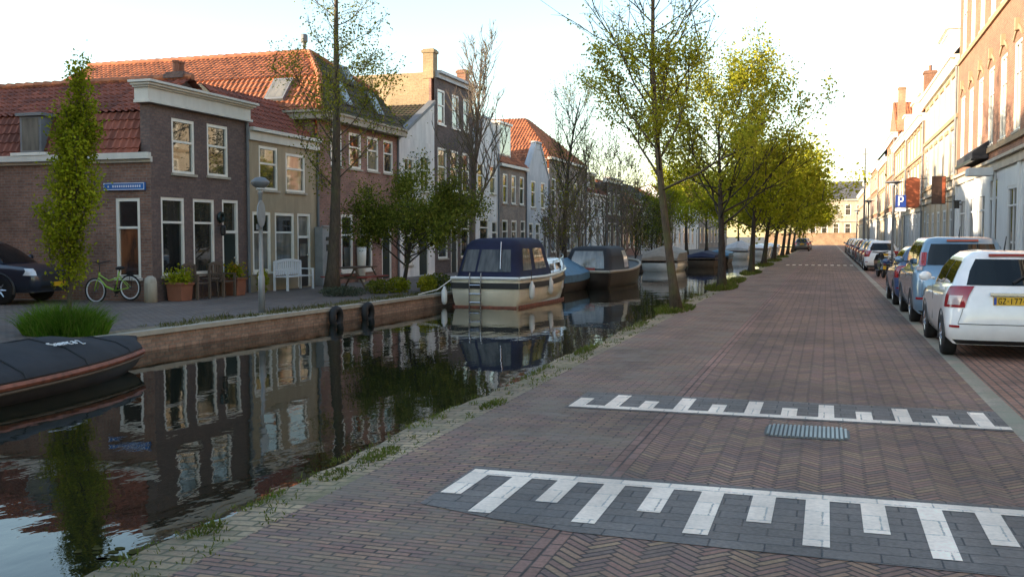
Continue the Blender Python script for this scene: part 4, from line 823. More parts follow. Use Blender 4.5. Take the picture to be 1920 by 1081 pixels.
for i, (x, y, h, m, lb) in enumerate([(-12.2,80,7.0,'leaf_fresh','bright green tree on the far quay beyond the thicket'),(-12.4,92,7.4,'leaf_olive','olive tree on the far quay in front of the grey slate house'),(-12.2,106,7.6,'leaf_fresh','green tree on the far quay in front of the buff hipped house'),(-12.4,124,8.0,'leaf_gold','golden tree far down the far quay'),(-12.2,146,8.5,'leaf_fresh','green tree farthest down the far quay')]):
    tree('canal_tree', lb, FG, (x,y,0), h, .17, 95+i, (0,0), .3, 14, 3.0, (.5,1.15), 5, 3, 4500, .20, m, .34, 'bark_dark', None, .06, 1.8)
def blades(nr, c, rx, ry, n, h0, h1, lean=.35, w_=.012):
    vs = []; fs = []
    for i in range(n):
        a = nr.uniform(0, 2*math.pi); r = math.sqrt(nr.uniform(0, 1)); x = c[0]+rx*r*math.cos(a); y = c[1]+ry*r*math.sin(a); h = nr.uniform(h0, h1)*(1-.45*r*r)
        l = nr.normal(size=2)*lean*h + np.array([math.cos(a), math.sin(a)])*r*lean*h*.9; b = nr.uniform(0, math.pi); dx, dy = math.cos(b)*w_, math.sin(b)*w_; o = len(vs); z = c[2]
        vs += [(x-dx,y-dy,z),(x+dx,y+dy,z),(x+l[0]*.35+dx*.8,y+l[1]*.35+dy*.8,z+h*.6),(x+l[0]*.35-dx*.8,y+l[1]*.35-dy*.8,z+h*.6),(x+l[0],y+l[1],z+h)]
        fs += [(o,o+1,o+2,o+3),(o+3,o+2,o+4)]
    return vs, fs
nr = np.random.default_rng(5)
g = MB(); g.add(*blades(nr, (-12.62,13.95,0), .78, .55, 3600, .18, .66, .42, .009)); tag(g.build('grass_tuft', M['leaf_grass']), 'large lush tuft of long green grass at the quay edge under the slim tree', 'grass tuft', None, 'stuff')
g = MB()
for (x, y, rx, ry, n, h) in [(-3.36,23.1,.42,1.5,900,.14),(-3.3,33.2,.5,2.2,1100,.22),(-3.3,38,.35,3.0,700,.2),(-3.35,47,.45,3,900,.22),(-3.5,60,.5,4,700,.25),(-3.5,72,.5,4,600,.25),(-3.5,85,.5,4,500,.25),
        (-3.30,6.95,.11,.32,260,.05),(-3.32,6.3,.10,.26,150,.04),(-3.2,9.4,.10,.32,220,.06),(-3.42,14.4,.10,.7,260,.08),(-3.44,5.5,.05,.3,120,.04),(-3.42,4.85,.07,.2,130,.04),(-3.46,11.8,.05,.5,90,.05),(-3.4,18.5,.1,1.0,160,.08)]:
    g.add(*blades(nr, (x,y,-.005), rx, ry, n, h*.35, h, .5, .006 if y < 20 else .014))
for k in range(330):
    y = 3.6+26*nr.random()**1.6; g.add(*blades(nr, (-3.53+.42*nr.random()**1.7, y, -.006), .05, .05+.004*y, int(nr.integers(3, 14)), .01, .035+.002*y, .7, .005))
tag(g.build('verge_grass', M['leaf_verge']), 'patchy green grass and moss along the mossy near quay edge', 'grass', None, 'stuff')
g = MB()
for k in range(260):
    y = nr.uniform(15.5, 29); x = qx(y)-nr.uniform(.12, .75); g.add(*blades(nr, (x,y,0), .12, .2, 12, .02, .08 if k % 5 else .18, .6, .008))
tag(g.build('quay_weeds', M['leaf_dry']), 'low dry weeds growing along the coping of the far quay', 'weeds', None, 'stuff')
def clump(name, label, c, r, n, sz, m, cat='plant', group=None, aspect=.5):
    P = nr.normal(size=(n, 3)); P /= np.linalg.norm(P, axis=1)[:, None]; P *= (nr.random(n)**.4)[:, None]; P = P*np.array(r) + np.array(c) + np.array([0,0,r[2]*.8])
    P[:, 2] = np.maximum(P[:, 2], c[2]+.02)
    t = thing(name, c, label, cat, group); leafcards('foliage', P, sz, M[m], t, nr, aspect)
    st = MB()
    for i in range(7): 
        a = nr.uniform(0, 6.28); st.tube([(c[0],c[1],c[2]), (c[0]+r[0]*.3*math.cos(a),c[1]+r[1]*.3*math.sin(a),c[2]+r[2]*.6), (c[0]+r[0]*.6*math.cos(a),c[1]+r[1]*.6*math.sin(a),c[2]+r[2]*1.2)], [.012,.009,.005], 4)
    st.build('stems', M['bark_dark'], t); return t
BG = 'plants in the quay bed'
clump('bed_plant', 'low grey green spreading plant at the foot of the slender tree', (-13.2,25.4,0), (.7,.75,.16), 1300, .07, 'leaf_grey', 'plant', BG)
clump('bed_plant', 'low dark leafy plant in the quay bed beside the red table', (-12.7,26.8,0), (.42,.5,.24), 900, .08, 'leaf_dark', 'plant', BG)
clump('bed_plant', 'green leafy plant with yellow tips left in the quay bed', (-12.4,27.5,0), (.4,.4,.27), 900, .08, 'leaf_fresh', 'plant', BG)
clump('bed_plant', 'bright yellow leafed plant in the quay bed before the dark bush tree', (-11.75,28.2,0), (.3,.4,.3), 900, .08, 'bloom_yellow', 'plant', BG)
clump('bed_plant', 'dark green ground plant at the right end of the quay bed', (-11.8,29.3,0), (.5,.6,.3), 1000, .08, 'leaf_dark', 'plant', BG)
clump('bed_plant', 'tall upright green plant against the brick corner beside the beige house', (-16.3,26.2,0), (.2,.2,.42), 500, .11, 'leaf_fresh', 'plant', None, .25)
# floating weed
g = MB()
for (x, y, rx, ry) in [(-3.95,5.9,.22,.14),(-4.0,6.5,.2,.16),(-3.85,4.95,.3,.12),(-4.35,5.25,.35,.14),(-3.9,7.3,.2,.2),(-3.8,8.6,.25,.4),(-3.85,5.4,.24,.1)]:
    for k in range(26):
        a = nr.uniform(0, 6.28); r = math.sqrt(nr.random()); q = nr.uniform(.02,.06); cx_, cy_ = x+rx*r*math.cos(a), y+ry*r*math.sin(a)
        g.quad(*[(cx_+q*math.cos(t_), cy_+q*.8*math.sin(t_), ZW+.004+.002*(k % 3)) for t_ in np.linspace(0, 6.28, 8)[:-1]])
tag(g.build('floating_weed', M['leaf_dry']), 'pale green weed floating on the water along the near quay', 'water weed', None, 'stuff')

# ================================================================ cars and boats: stacked outlines
class Stack:
    """closed hull made of rounded-rectangle outlines; level = (z rear, z front, y rear, y front, half width, corner radius, rear bulge, front bulge)"""
    NR, NC, NS = 4, 5, 12
    def __init__(s, levels, cx=0.0): s.L = levels; s.cx = cx; s.half = s.NR*2 + s.NC*2 + s.NS; s.N = s.half*2
    def ring(s, lv, k):
        zr, zf, yr, yf, w, r, br, bf = lv; k %= s.N; sg = 1
        if k > s.half: k = s.N-k; sg = -1
        a, b, c, d = s.NR, s.NR+s.NC, s.NR+s.NC+s.NS, s.NR+2*s.NC+s.NS
        if k <= a: x = (w-r)*k/a; y = yr
        elif k <= b: t = (k-a)/s.NC*math.pi/2; x = w-r+r*math.sin(t); y = yr+r-r*math.cos(t)
        elif k <= c: x = w; y = yr+r+(yf-yr-2*r)*(k-b)/s.NS
        elif k <= d: t = (k-c)/s.NC*math.pi/2; x = w-r+r*math.cos(t); y = yf-r+r*math.sin(t)
        else: x = (w-r)*(1-(k-d)/s.NR); y = yf
        q = 1-(x/w)**2; fy = (y-yr)/(yf-yr); y += -br*q*max(0, 1-fy*2.5) + bf*q*max(0, 1-(1-fy)*2.5)
        return Vector((s.cx+sg*x, y, zr+(zf-zr)*fy))
    def P(s, k, t):
        i = min(int(t), len(s.L)-2); f = t-i; k0 = math.floor(k); fk = k-k0
        def at(kk): return s.ring(s.L[i], kk).lerp(s.ring(s.L[i+1], kk), f)
        return at(k0).lerp(at(k0+1), fk)
    def shell(s, mb, cap=True):
        vs = [s.ring(l, k) for l in s.L for k in range(s.N)]; n = s.N; fs = [(i*n+k, i*n+(k+1) % n, (i+1)*n+(k+1) % n, (i+1)*n+k) for i in range(len(s.L)-1) for k in range(n)]
        if cap:
            for i in (0, len(s.L)-1):
                for k in range(s.half): 
                    q = (i*n+k, i*n+k+1, i*n+(n-k-1) % n, i*n+(n-k) % n); q = tuple(dict.fromkeys(q))
                    if len(q) > 2: fs.append(q)
        return mb.add(vs, fs)
    def patch(s, mb, k0, k1, t0, t1, off=.006, nk=8, nt=4, skew=0.0, both=False):
        for sg in ((1, -1) if both else (1,)):
            vs = []
            for j in range(nt+1):
                for i in range(nk+1):
                    t = t0+(t1-t0)*j/nt; k = k0+(k1-k0)*i/nk + skew*j/nt
                    p = s.P(k, t); e = .05
                    n = (s.P(k+e, t)-s.P(k-e, t)).cross(s.P(k, min(t+e, len(s.L)-1.001))-s.P(k, max(t-e, 0)))
                    if n.length: n.normalize()
                    p = p + n*off
                    if sg < 0: p.x = 2*s.cx-p.x
                    vs.append(p)
            mb.add(vs, [(j*(nk+1)+i, j*(nk+1)+i+1, (j+1)*(nk+1)+i+1, (j+1)*(nk+1)+i) for j in range(nt) for i in range(nk)])
        return mb
def wheel(root, x, y, r, w_, sg):
    t = MB(); t.lathe((x, y, r), [(r*.62,-w_/2),(r*.93,-w_/2),(r,-w_*.36),(r,w_*.36),(r*.93,w_/2),(r*.62,w_/2)], 28, 'x'); tr = t.build('wheel', M['rubber'], root, True)
    h = MB(); xo = x+sg*(w_/2-.02)
    h.lathe((xo, y, r), [(r*.62,-.01*sg),(r*.62,.012*sg),(r*.55,.014*sg),(r*.52,-.03*sg)], 24, 'x')
    for i in range(7):
        a = 2*math.pi*i/7; c, s_ = math.cos(a), math.sin(a)
        h.tube([(xo+sg*.012, y+c*.05, r+s_*.05), (xo+sg*.008, y+c*r*.57, r+s_*r*.57)], [.035,.022], 5)
    h.lathe((xo, y, r), [(.0,.02*sg),(.06,.02*sg),(.06,-.02*sg)], 12, 'x'); h.build('rim', M['chrome'], tr); return tr
def car(name, label, paintm, L=3.85, W=1.7, H=1.5, group='cars parked along the street', kind='hatch', rear_t=.30, hood=.95, wb=2.46, wr=.30, plate='GH-177-J', detail=True, suv=False):
    """built with its rear at y = 0, nose towards +y"""
    w = W/2; b = H*.665; cr = .14 if suv else .24 if kind == 'van' else .33; fb = .07 if suv else .12; tp = (.84,.77,.69) if kind == 'van' else (.775,.665,.56); t = thing(name, (0,0,0), label, 'car', group); gc = .30 if suv else .20
    yw = L-hood; tum = .80
    lv = [(gc,gc,.10,L-.12,w*.86,.16,.02,.02), (gc+.09,gc+.09,.02,L-.03,w*.97,.20,.05,.06), (H*.33,H*.31,.0,L,w*.99,.22,.06,.10), (H*.46,H*.42,.02,L-.02,w,cr,.06,fb), (H*.575,H*.50,.05,L-.08,w*.985,cr,.06,fb), (b,H*.565,.10,L-.22,w*.945,cr,.05,fb),
          (b+.012,H*.605,.13,yw+.06,w*.885,min(cr,.28),.07,.16), (H*.81,H*.81,.13+rear_t*.52,yw-.34,w*tp[0],.22,.08,.12), (H*.925,H*.925,.13+rear_t*.92,yw-.68,w*tp[1],.21,.08,.08), (H*.98,H*.98,.17+rear_t,yw-.88,w*tp[2],.18,.04,.06), (H,H,.35+rear_t,yw-1.1,w*(tp[2]-.17),.16,.02,.02)]
    S = Stack(lv); S.shell(MB()).build('body', M[paintm], t, True)
    # windows
    def win(nm, k0, k1, t0, t1, m='car_glass', both=False, off=.006, skew=0, nk=8): return S.patch(MB(), k0, k1, t0, t1, off, nk, 4, skew, both).build(nm, M[m], t, True)
    win('rear_window', -5.3, 5.3, 6.06, 7.95, nk=14)
    win('windscreen', S.half-5.6, S.half+5.6, 6.1, 7.95, nk=14)
    b_, c_ = S.NR+S.NC, S.NR+S.NC+S.NS
    for sg in (1, -1):
        for (k0, k1) in ((b_-.2, b_+5.2), (b_+5.7, c_+.4)):
            m = S.patch(MB(), k0, k1, 6.18, 7.75, .006, 8, 4)
            if sg < 0: m.v = [(-x, y, z) for x, y, z in m.v]
            m.build('side_window', M['car_glass'], t, True)
    for sg in (1, -1):
        m = S.patch(MB(), 5.4, 7.6, 5.0, 7.1, .012, 8, 6, .2) if kind == 'van' else S.patch(MB(), 4.9, 8.4, 3.15, 5.55, .012, 8, 6, -.9); 
        if sg < 0: m.v = [(-x, y, z) for x, y, z in m.v]
        tl = m.build('tail_lamp', M['lamp_red'], t, True)
        if detail:
            m = S.patch(MB(), 5.5, 7.2, 4.5, 4.95, .018, 4, 3, 0) if kind == 'van' else S.patch(MB(), 5.5, 7.4, 3.35, 4.1, .018, 4, 3, -.3)
            if sg < 0: m.v = [(-x, y, z) for x, y, z in m.v]
            m.build('reversing_lamp', M['lamp_frost'], tl, True)
        m = S.patch(MB(), S.half-9.4, S.half-4.6, 3.3, 4.7, .012, 6, 4, .6)
        if sg < 0: m.v = [(-x, y, z) for x, y, z in m.v]
        m.build('headlight', M['lamp_clear'], t, True)
        m = S.patch(MB(), 4.8, 6.9, 1.74, 1.9, .012, 5, 2)
        if sg < 0: m.v = [(-x, y, z) for x, y, z in m.v]
        m.build('rear_reflector', M['lamp_red'], t)
    win('grille', S.half-3.4, S.half+3.4, 2.4, 3.3, 'dark_trim', off=.01); win('grille_lower' if False else 'lower_grille', S.half-4, S.half+4, 1.1, 1.8, 'dark_trim', off=.01); win('rear_shade_strip', -6.5, 6.5, .15, .85, 'dark_trim', off=.008, nk=12)  # dark strip low on the rear stands for the shadow beneath the bumper
    pl = MB(); z0 = H*.545
    p0 = S.P(0, 3.9); yy = p0.y-.012
    pb = MB().box(-.26, .26, yy-.012, yy+.03, z0-.055, z0+.055).build('number_plate', M['plate'], t)
    MB().box(-.255, -.222, yy-.016, yy-.011, z0-.05, z0+.05).build('blue_band', M['plate_blue'], pb)
    pf = S.P(S.half, 1.95); MB().box(-.26, .26, pf.y-.03, pf.y+.014, pf.z-.055, pf.z+.055).build('front_plate', M['plate'], t)
    if detail:
        ch = MB(); x = -.195
        seg = {'G':'abcdfe','H':'','J':'','-':''}
        for cch in plate:
            if cch == '-': ch.box(x, x+.02, yy-.016, yy-.011, z0-.006, z0+.006); x += .034; continue
            st = {'1': [(.5,0,.5,1)], '7': [(0,1,1,1),(1,1,.4,0)], 'G': [(1,.85,.8,1),(.8,1,.2,1),(.2,1,0,.8),(0,.8,0,.2),(0,.2,.2,0),(.2,0,.8,0),(.8,0,1,.2),(1,.2,1,.45),(1,.45,.55,.45)], 'H': [(0,0,0,1),(1,0,1,1),(0,.5,1,.5)], 'J': [(1,1,1,.2),(1,.2,.7,0),(.7,0,.2,0),(.2,0,0,.25)], '4': [(.75,0,.75,1),(.75,1,0,.3),(0,.3,1,.3)], 'Z': [(0,1,1,1),(1,1,0,0),(0,0,1,0)]}[cch]
            for (u0, v0, u1, v1) in st: ch.tube([(x+u0*.036, yy-.014, z0-.036+v0*.072), (x+u1*.036, yy-.014, z0-.036+v1*.072)], .0055, 4)
            x += .053
        ch.build('lettering', M['ink'], pb)
        MB().box(-.30, .30, yy-.03, yy+.05, z0+.075, z0+.11).build('tailgate_trim', M['chrome'], t)
        sm = MB()
        for (k0, k1, t0, t1) in ((5.05,5.13,2.0,3.1),(-5.13,-5.05,2.0,3.1),(-5.1,5.1,1.97,2.02)): S.patch(sm, k0, k1, t0, t1, .004, 10, 3)
        sm.build('tailgate_seam', M['dark_trim'], t)
        r0 = S.P(0, 6.25); MB().tube([r0+Vector((0,-.02,.0)), r0+Vector((.12,.02,.08)), r0+Vector((.36,.05,.11))], [.022,.012,.008], 6).build('rear_wiper', M['dark_trim'], t)
        r1 = S.P(0, 8.6); MB().box(-.28, .28, r1.y-.05, r1.y+.08, r1.z-.015, r1.z+.02).build('brake_light', M['lamp_red'], t)
        MB().tube([(0, rear_t+.6, H-.01), (0, rear_t+.44, H+.2)], [.012,.006], 6).build('aerial', M['dark_trim'], t)
        for sg in (1, -1):
            for yy_ in (L*.36, L*.60): MB().tube([(sg*(w*.985), yy_, H*.55), (sg*(w*.985+.02), yy_+.06, H*.55), (sg*(w*.985), yy_+.16, H*.55)], .014, 6).build('door_handle', M[paintm], t)
            MB().box(sg*w*.99, sg*(w*.99+.004), L*.5, L*.5+.012, H*.28, b-.03).build('door_seam', M['dark_trim'], t)
    y_r = (L-wb)*.45; 
    for sg in (1, -1):
        mr = MB(); mr.ball((sg*(w*.95+.09), yw-.30, b+.06), (.10,.07,.075), 10, 8); mr.tube([(sg*w*.88, yw-.28, b+.02), (sg*(w*.95+.05), yw-.30, b+.04)], .025, 6); mr.build('wing_mirror', M[paintm], t, True)
        for yy_ in (y_r, y_r+wb):
            a = MB(); pts = [(sg*(w*.985+.003), yy_+(wr+.055)*math.cos(q), wr+(wr+.055)*math.sin(q)) for q in np.linspace(-.25, math.pi+.25, 22)]
            a.add(pts + [(sg*(w*.985+.003), yy_+.9*wr*math.cos(q), wr+.9*wr*math.sin(q)) for q in np.linspace(-.25, math.pi+.25, 22)], [(i, i+1, 23+i, 22+i) for i in range(21)])
            a.tube(pts, .018 if not suv else .035, 5); a.build('wheel_arch', M['dark_trim'], t)
            wheel(t, sg*(w*.985-.085), yy_, wr, .19, sg)
    return t
def place(o, x, y, rz=0, z=0): o.location = (x, y, z); o.rotation_euler = (0, 0, rz); return o
place(car('hatchback', 'white hatchback with a yellow number plate, nearest of the cars parked on the right', 'car_white', plate='GZ-177-4'), 2.44, 14.85)
place(car('minivan', 'pale blue grey family van, second in the row of parked cars', 'car_blue', 4.5, 1.76, 1.69, rear_t=.22, hood=.9, kind='van', wb=2.72, wr=.31, plate='77-HZ-J4'), 2.48, 20.45)
place(car('hatchback', 'navy blue small car parked just ahead of the pale blue grey van', 'car_bright_navy', 3.9, 1.68, 1.46, detail=False), 2.42, 25.7)
place(car('hatchback', 'small white hatchback parked past the scooters', 'car_white', 3.9, 1.7, 1.48, plate='G7-14-HZ', detail=False), 2.6, 51.5)
for (nm, lb, m, L, Hh, y) in [('estate_car', 'black car parked past the small white hatchback', 'car_black', 4.4, 1.46, 57), ('hatchback', 'silver hatchback parked beyond the black car', 'car_silver', 4.0, 1.48, 63), ('hatchback', 'dark red hatchback parked beyond the silver one', 'car_red', 4.0, 1.5, 69),
        ('estate_car', 'grey car parked beyond the dark red hatchback', 'car_grey', 4.5, 1.48, 75.5), ('hatchback', 'white car far along the row of parked cars', 'car_white', 4.0, 1.5, 82), ('estate_car', 'navy car far along the row of parked cars', 'car_navy', 4.5, 1.46, 89), ('hatchback', 'pale silver car near the end of the row of parked cars', 'car_silver', 4.2, 1.5, 97), ('hatchback', 'last dark car at the far end of the row of parked cars', 'car_black', 4.2, 1.5, 106)]:
    place(car(nm, lb, m, L, 1.74, Hh, detail=False, wb=2.55), 2.65, y)
place(car('hatchback', 'grey car parked under the trees at the far left of the street', 'car_grey', 4.1, 1.72, 1.5, detail=False), -2.75, 118); place(car('hatchback', 'silver car parked at the far left of the street behind the grey one', 'car_silver', 4.1, 1.72, 1.5, detail=False), -2.7, 128)
place(car('parked_suv', 'dark navy suv with bright headlights parked beside the brick side wall', 'car_navy', 4.4, 1.84, 1.64, None, wb=2.63, wr=.36, suv=True, hood=1.05, rear_t=.25, detail=False), -23.09, 19.72, R(-80))

def hull(name, label, group, L, W, zg, zb, hm, bow=.45, cat='boat', tran=.9, rail=None, loc=(0,0,0), draft=.28):
    """stern at y = 0, bow at y = L; zg gunwale height above the water amidships, zb at the bow"""
    t = thing(name, (0,0,0), label, cat, group); m = MB(); ns = 22; nj = 7; vs = []; top = []
    for i in range(ns+1):
        f = i/ns; wf = (tran + (1-tran)*min(1, f/.35)) if f < .35 else 1.0
        if f > 1-bow: q = (f-(1-bow))/bow; wf *= math.sqrt(max(0, 1-q**2.2))
        w_ = max(W/2*wf, .012); zt = zg + (zb-zg)*max(0, (f-.3)/.7)**1.8 + .03*(1-f); kz = -draft + (draft+zb*.4)*max(0, (f-.8)/.2)**2; y = f*L + (.10*L*max(0,(f-.85)/.15)*0)
        row_ = []
        for j in range(-nj, nj+1):
            a = abs(j)/nj; x = w_*(math.sin(a*math.pi/2)**.55) if a > 0 else 0; z = kz + (zt-kz)*(a**2.6)
            fl = 1 - .10*(1-a)*(1 if f > .5 else .3); row_.append((math.copysign(x*fl, j) if j else 0, y + (.22*L*.12*a if f > .9 else 0)*(f-.9)/.1, z))
        vs += row_; top.append((w_, y + (.22*L*.12 if f > .9 else 0)*(f-.9)/.1, zt))
    k = 2*nj+1; fs = [(i*k+j, i*k+j+1, (i+1)*k+j+1, (i+1)*k+j) for i in range(ns) for j in range(k-1)]; fs.append(tuple(range(k))[::-1])
    m.add(vs, fs); m.build('hull', M[hm], t, True)
    d = MB(); dv = []
    for (w_, y, z) in top: dv += [(-w_*.97, y, z-.04), (w_*.97, y, z-.04)]
    d.add(dv, [(2*i, 2*i+1, 2*i+3, 2*i+2) for i in range(ns)]); dk = d.build('deck', M[hm], t)
    return t, top
def railtube(t, top, r, m, dz=0, name='rubbing_rail', k=1.0, part=None):
    b = MB(); ps = [(w_*k, y, z+dz) for w_, y, z in top]; b.tube(ps, r, 6); b.tube([(-x, y, z) for x, y, z in ps], r, 6); b.tube([(-ps[0][0], ps[0][1]-.01, ps[0][2]), (ps[0][0], ps[0][1]-.01, ps[0][2])], r, 6)
    return b.build(name, M[m], part or t)
BG2 = 'boats moored in the canal'
# cream motorboat
t, top = hull('motorboat', 'cream motorboat with a navy canvas canopy moored stern towards the camera', BG2, 6.1, 2.25, .84, 1.15, 'cream_hull', .42, tran=.93)
railtube(t, [(w_*1.0, y, z) for w_, y, z in top], .05, 'white_hull', -.02, 'gunwale')
bb = MB(); ps = [(w_*1.005+.012, y, z-.24) for w_, y, z in top[:19]]
for s_ in (1, -1): bb.add([(s_*x, y, z+h) for x, y, z in ps for h in (-.085, .085)], [(2*i, 2*i+1, 2*i+3, 2*i+2) for i in range(len(ps)-1)])
w0, y0, z0 = top[0]; bb.box(-w0*.99, w0*.99, -.03, -.004, z0-.325, z0-.155); bb.build('dark_band', M['dark_trim'], t)
bt = MB(); bt.box(-w0*.93, w0*.93, -.02, -.003, -.08, .05)
ps = [(w_*.965+.02, y, .03) for w_, y, z in top[:18]]
for s_ in (1, -1): bt.add([(s_*x, y, z+h) for x, y, z in ps for h in (-.08, .045)], [(2*i, 2*i+1, 2*i+3, 2*i+2) for i in range(len(ps)-1)])
bt.build('waterline_stripe', M['rust'], t)
Sx = Stack([(.86,.9,.10,3.5,1.0,.25,.04,.02), (1.35,1.4,.32,3.2,.93,.25,.05,.02), (1.78,1.8,.52,3.05,.86,.25,.06,.03), (1.93,1.95,.66,2.95,.76,.25,.06,.03), (2.0,2.02,.85,2.7,.55,.2,.03,.02)])
cnv = Sx.shell(MB()).build('canopy', M['navy_canvas'], t, True)
for (k0, k1) in ((-5.2,-2.0),(-1.6,4.2)): Sx.patch(MB(), k0, k1, .35, 1.75, .008, 6, 4).build('canopy_window', M['pane_boat'], cnv, True)
for sg in (1, -1):
    for (k0, k1) in ((9.6,13.2),(14.8,19.6)):
        m = Sx.patch(MB(), k0, k1, .4, 1.8, .008, 6, 4, -.3)
        if sg < 0: m.v = [(-x, y, z) for x, y, z in m.v]
        m.build('canopy_window', M['pane_curtain'], cnv, True)
b = MB(); b.tube([(.42,.12,.9),(.36,.40,1.9)], .012, 6); b.build('canopy_pole', M['chrome'], t)
Sc = Stack([(.80,.95,3.2,5.6,.86,.3,.0,.2), (1.25,1.3,3.25,5.3,.80,.3,.0,.15), (1.33,1.36,3.3,5.1,.7,.3,0,.1)]); cb = Sc.shell(MB()).build('cabin', M['white_hull'], t, True)
for sg in (1, -1):
    for (k0, k1) in ((10,13.5),(15,19)):
        m = Sc.patch(MB(), k0, k1, .3, .8, .008, 4, 3)
        if sg < 0: m.v = [(-x, y, z) for x, y, z in m.v]
        m.build('cabin_window', M['pane_dark'], cb)
ws = MB().quad((-.82,3.3,1.33),(.82,3.3,1.33),(.7,3.05,1.85),(-.7,3.05,1.85)); 
for p, q in (((-.82,3.3,1.33),(-.7,3.05,1.85)),((.82,3.3,1.33),(.7,3.05,1.85)),((-.7,3.05,1.85),(.7,3.05,1.85))): ws.tube([p, q], .03, 6)
ws.build('windscreen', M['pane_curtain'], t)
pr = MB(); hs_ = [(w_*.93, y, z) for w_, y, z in top[12:22]]
for s_ in (1, -1):
    pr.tube([(s_*x, y, z+.38) for x, y, z in hs_], .015, 6)
    for x, y, z in hs_[::3]: pr.tube([(s_*x, y, z), (s_*x, y, z+.38)], .012, 6)
pr.build('bow_rail', M['chrome'], t)
ld = MB()
for x in (-.45, -.1): ld.tube([(x,-.05,1.0),(x,-.09,.7),(x,-.09,-.05)], .022, 6)
for z in (.15,.4,.65): ld.tube([(-.45,-.09,z),(-.1,-.09,z)], .018, 6)
ld.build('stern_ladder', M['chrome'], t)
for (x_, y_r, dx, dy) in ((-.95, .1, -.75, -1.0), (-.9, 4.6, -.8, .9)):
    MB().tube([(x_, y_r, .9), (x_+dx*.5, y_r+dy*.5, .52), (x_+dx, y_r+dy, .40)], .014, 6).build('mooring_rope', M['white'], t)
place(t, -9.42, 26.95, -.03, ZW)
def fender(label, x, y, z, m='white_hull', h=.5, r=.09, g='fenders of the motorboat'):
    t = thing('boat_fender', (x,y,z), label, 'fender', g); MB().lathe((x,y,z), [(0,0),(r*.6,.02),(r,.1),(r,h-.1),(r*.5,h-.02),(.03,h+.04),(0,h+.05)], 12).build('buoy', M[m], t, True); MB().tube([(x,y,z+h),(x-.02,y,z+h+.32)], .01, 5).build('cord', M['ink'], t)
fender('white fender at the left stern corner of the cream motorboat', -10.68, 26.95, -.30); fender('white fender at the right stern corner of the cream motorboat', -8.22, 27.7, -.15); fender('white fender amidships on the right side of the cream motorboat', -8.18, 29.6, -.1); fender('white fender near the bow of the cream motorboat', -8.3, 31.3, -.05)
# blue covered boat
t, top = hull('covered_boat', 'boat under a bright blue tarpaulin between the motorboat and the black canopied boat', BG2, 6.0, 2.1, .55, .8, 'dark_hull', .45)
tv = []; 
for w_, y, z in top: tv += [(-w_*1.03,y,z-.22),(-w_*1.02,y,z+.05),(0,y,z+.62-.25*abs(y/6-.4)),(w_*1.02,y,z+.05),(w_*1.03,y,z-.22)]
MB().add(tv, [(5*i+j,5*i+j+1,5*i+j+6,5*i+j+5) for i in range(len(top)-1) for j in range(4)] + [(0,1,2,3,4)]).build('tarpaulin', M['tarp_blue'], t, False); place(t, -10.0, 34.6, .02, ZW)
# black canopied boat
t, top = hull('canopied_boat', 'dark sloop with a black canvas canopy and a pale rubbing rail', BG2, 7.0, 2.2, .62, 1.0, 'dark_hull', .5, tran=.88)
railtube(t, top, .06, 'plaster', 0) if False else railtube(t, top, .06, 'stone', 0)
Sx = Stack([(.62,.66,.15,3.6,.98,.3,.05,.02), (1.2,1.24,.3,3.4,.93,.3,.05,.02), (1.55,1.57,.5,3.2,.82,.3,.05,.02), (1.64,1.66,.75,2.9,.6,.2,.02,.02)]); cn = Sx.shell(MB()).build('canopy', M['tarp_black'], t, True)
Sx.patch(MB(), -4.4, 4.4, .25, 1.75, .01, 8, 4).build('canopy_window', M['pane_curtain'], cn, True)
for sg in (1, -1):
    m = Sx.patch(MB(), 17.5, 20.5, .2, 1.7, .01, 4, 4)
    if sg < 0: m.v = [(-x, y, z) for x, y, z in m.v]
    m.build('canopy_window', M['lamp_clear'], cn, True)
MB().box(-.35,.35,.02,.09,.66,.8).build('red_seat', M['wood_red'], t); place(t, -9.2, 38.6, -.05, ZW)
# beige covered boat and small boats beyond
def cover_boat(label, x, y, L, W, zg, hh, hm, tm, rz=0, name='covered_boat'):
    t, top = hull(name, label, BG2, L, W, zg, zg+.2, hm, .45); tv = []
    for i, (w_, y_, z) in enumerate(top):
        f = i/(len(top)-1); h = hh*min(1, f*6+.35)*min(1, (1-f)*3+.2); tv += [(-w_*1.03,y_,z-.12),(-w_*1.0,y_,z+h*.55),(0,y_,z+h),(w_*1.0,y_,z+h*.55),(w_*1.03,y_,z-.12)]
    MB().add(tv, [(5*i+j,5*i+j+1,5*i+j+6,5*i+j+5) for i in range(len(top)-1) for j in range(4)] + [(0,1,2,3,4)]).build('cover', M[tm], t, False); railtube(t, top, .04, 'wood'); place(t, x, y, rz, ZW); return t
cover_boat('boat under a beige canvas cover beyond the black canopied boat', -9.3, 57.5, 5.4, 2.3, .6, .85, 'white_hull', 'tarp_beige')
cover_boat('small wooden boat with a dark blue cover beyond the beige covered boat', -8.0, 66.5, 5.5, 2.0, .55, .45, 'wood', 'navy_canvas')
cover_boat('low boat with a pale blue cover in the middle of the far canal', -7.9, 75, 5.0, 2.0, .5, .5, 'dark_hull', 'tarp_blue')
cover_boat('grey covered boat far down the canal behind the tree trunks', -7.8, 92, 6.0, 2.2, .7, .9, 'white_hull', 'plaster_grey')
cover_boat('white sloop far down the canal', -7.0, 108, 7.0, 2.4, .7, .5, 'white_hull', 'sign_white'); cover_boat('farthest white boat seen between the near quay trunks', -6.6, 120, 7.0, 2.4, .7, .5, 'white_hull', 'sign_white')
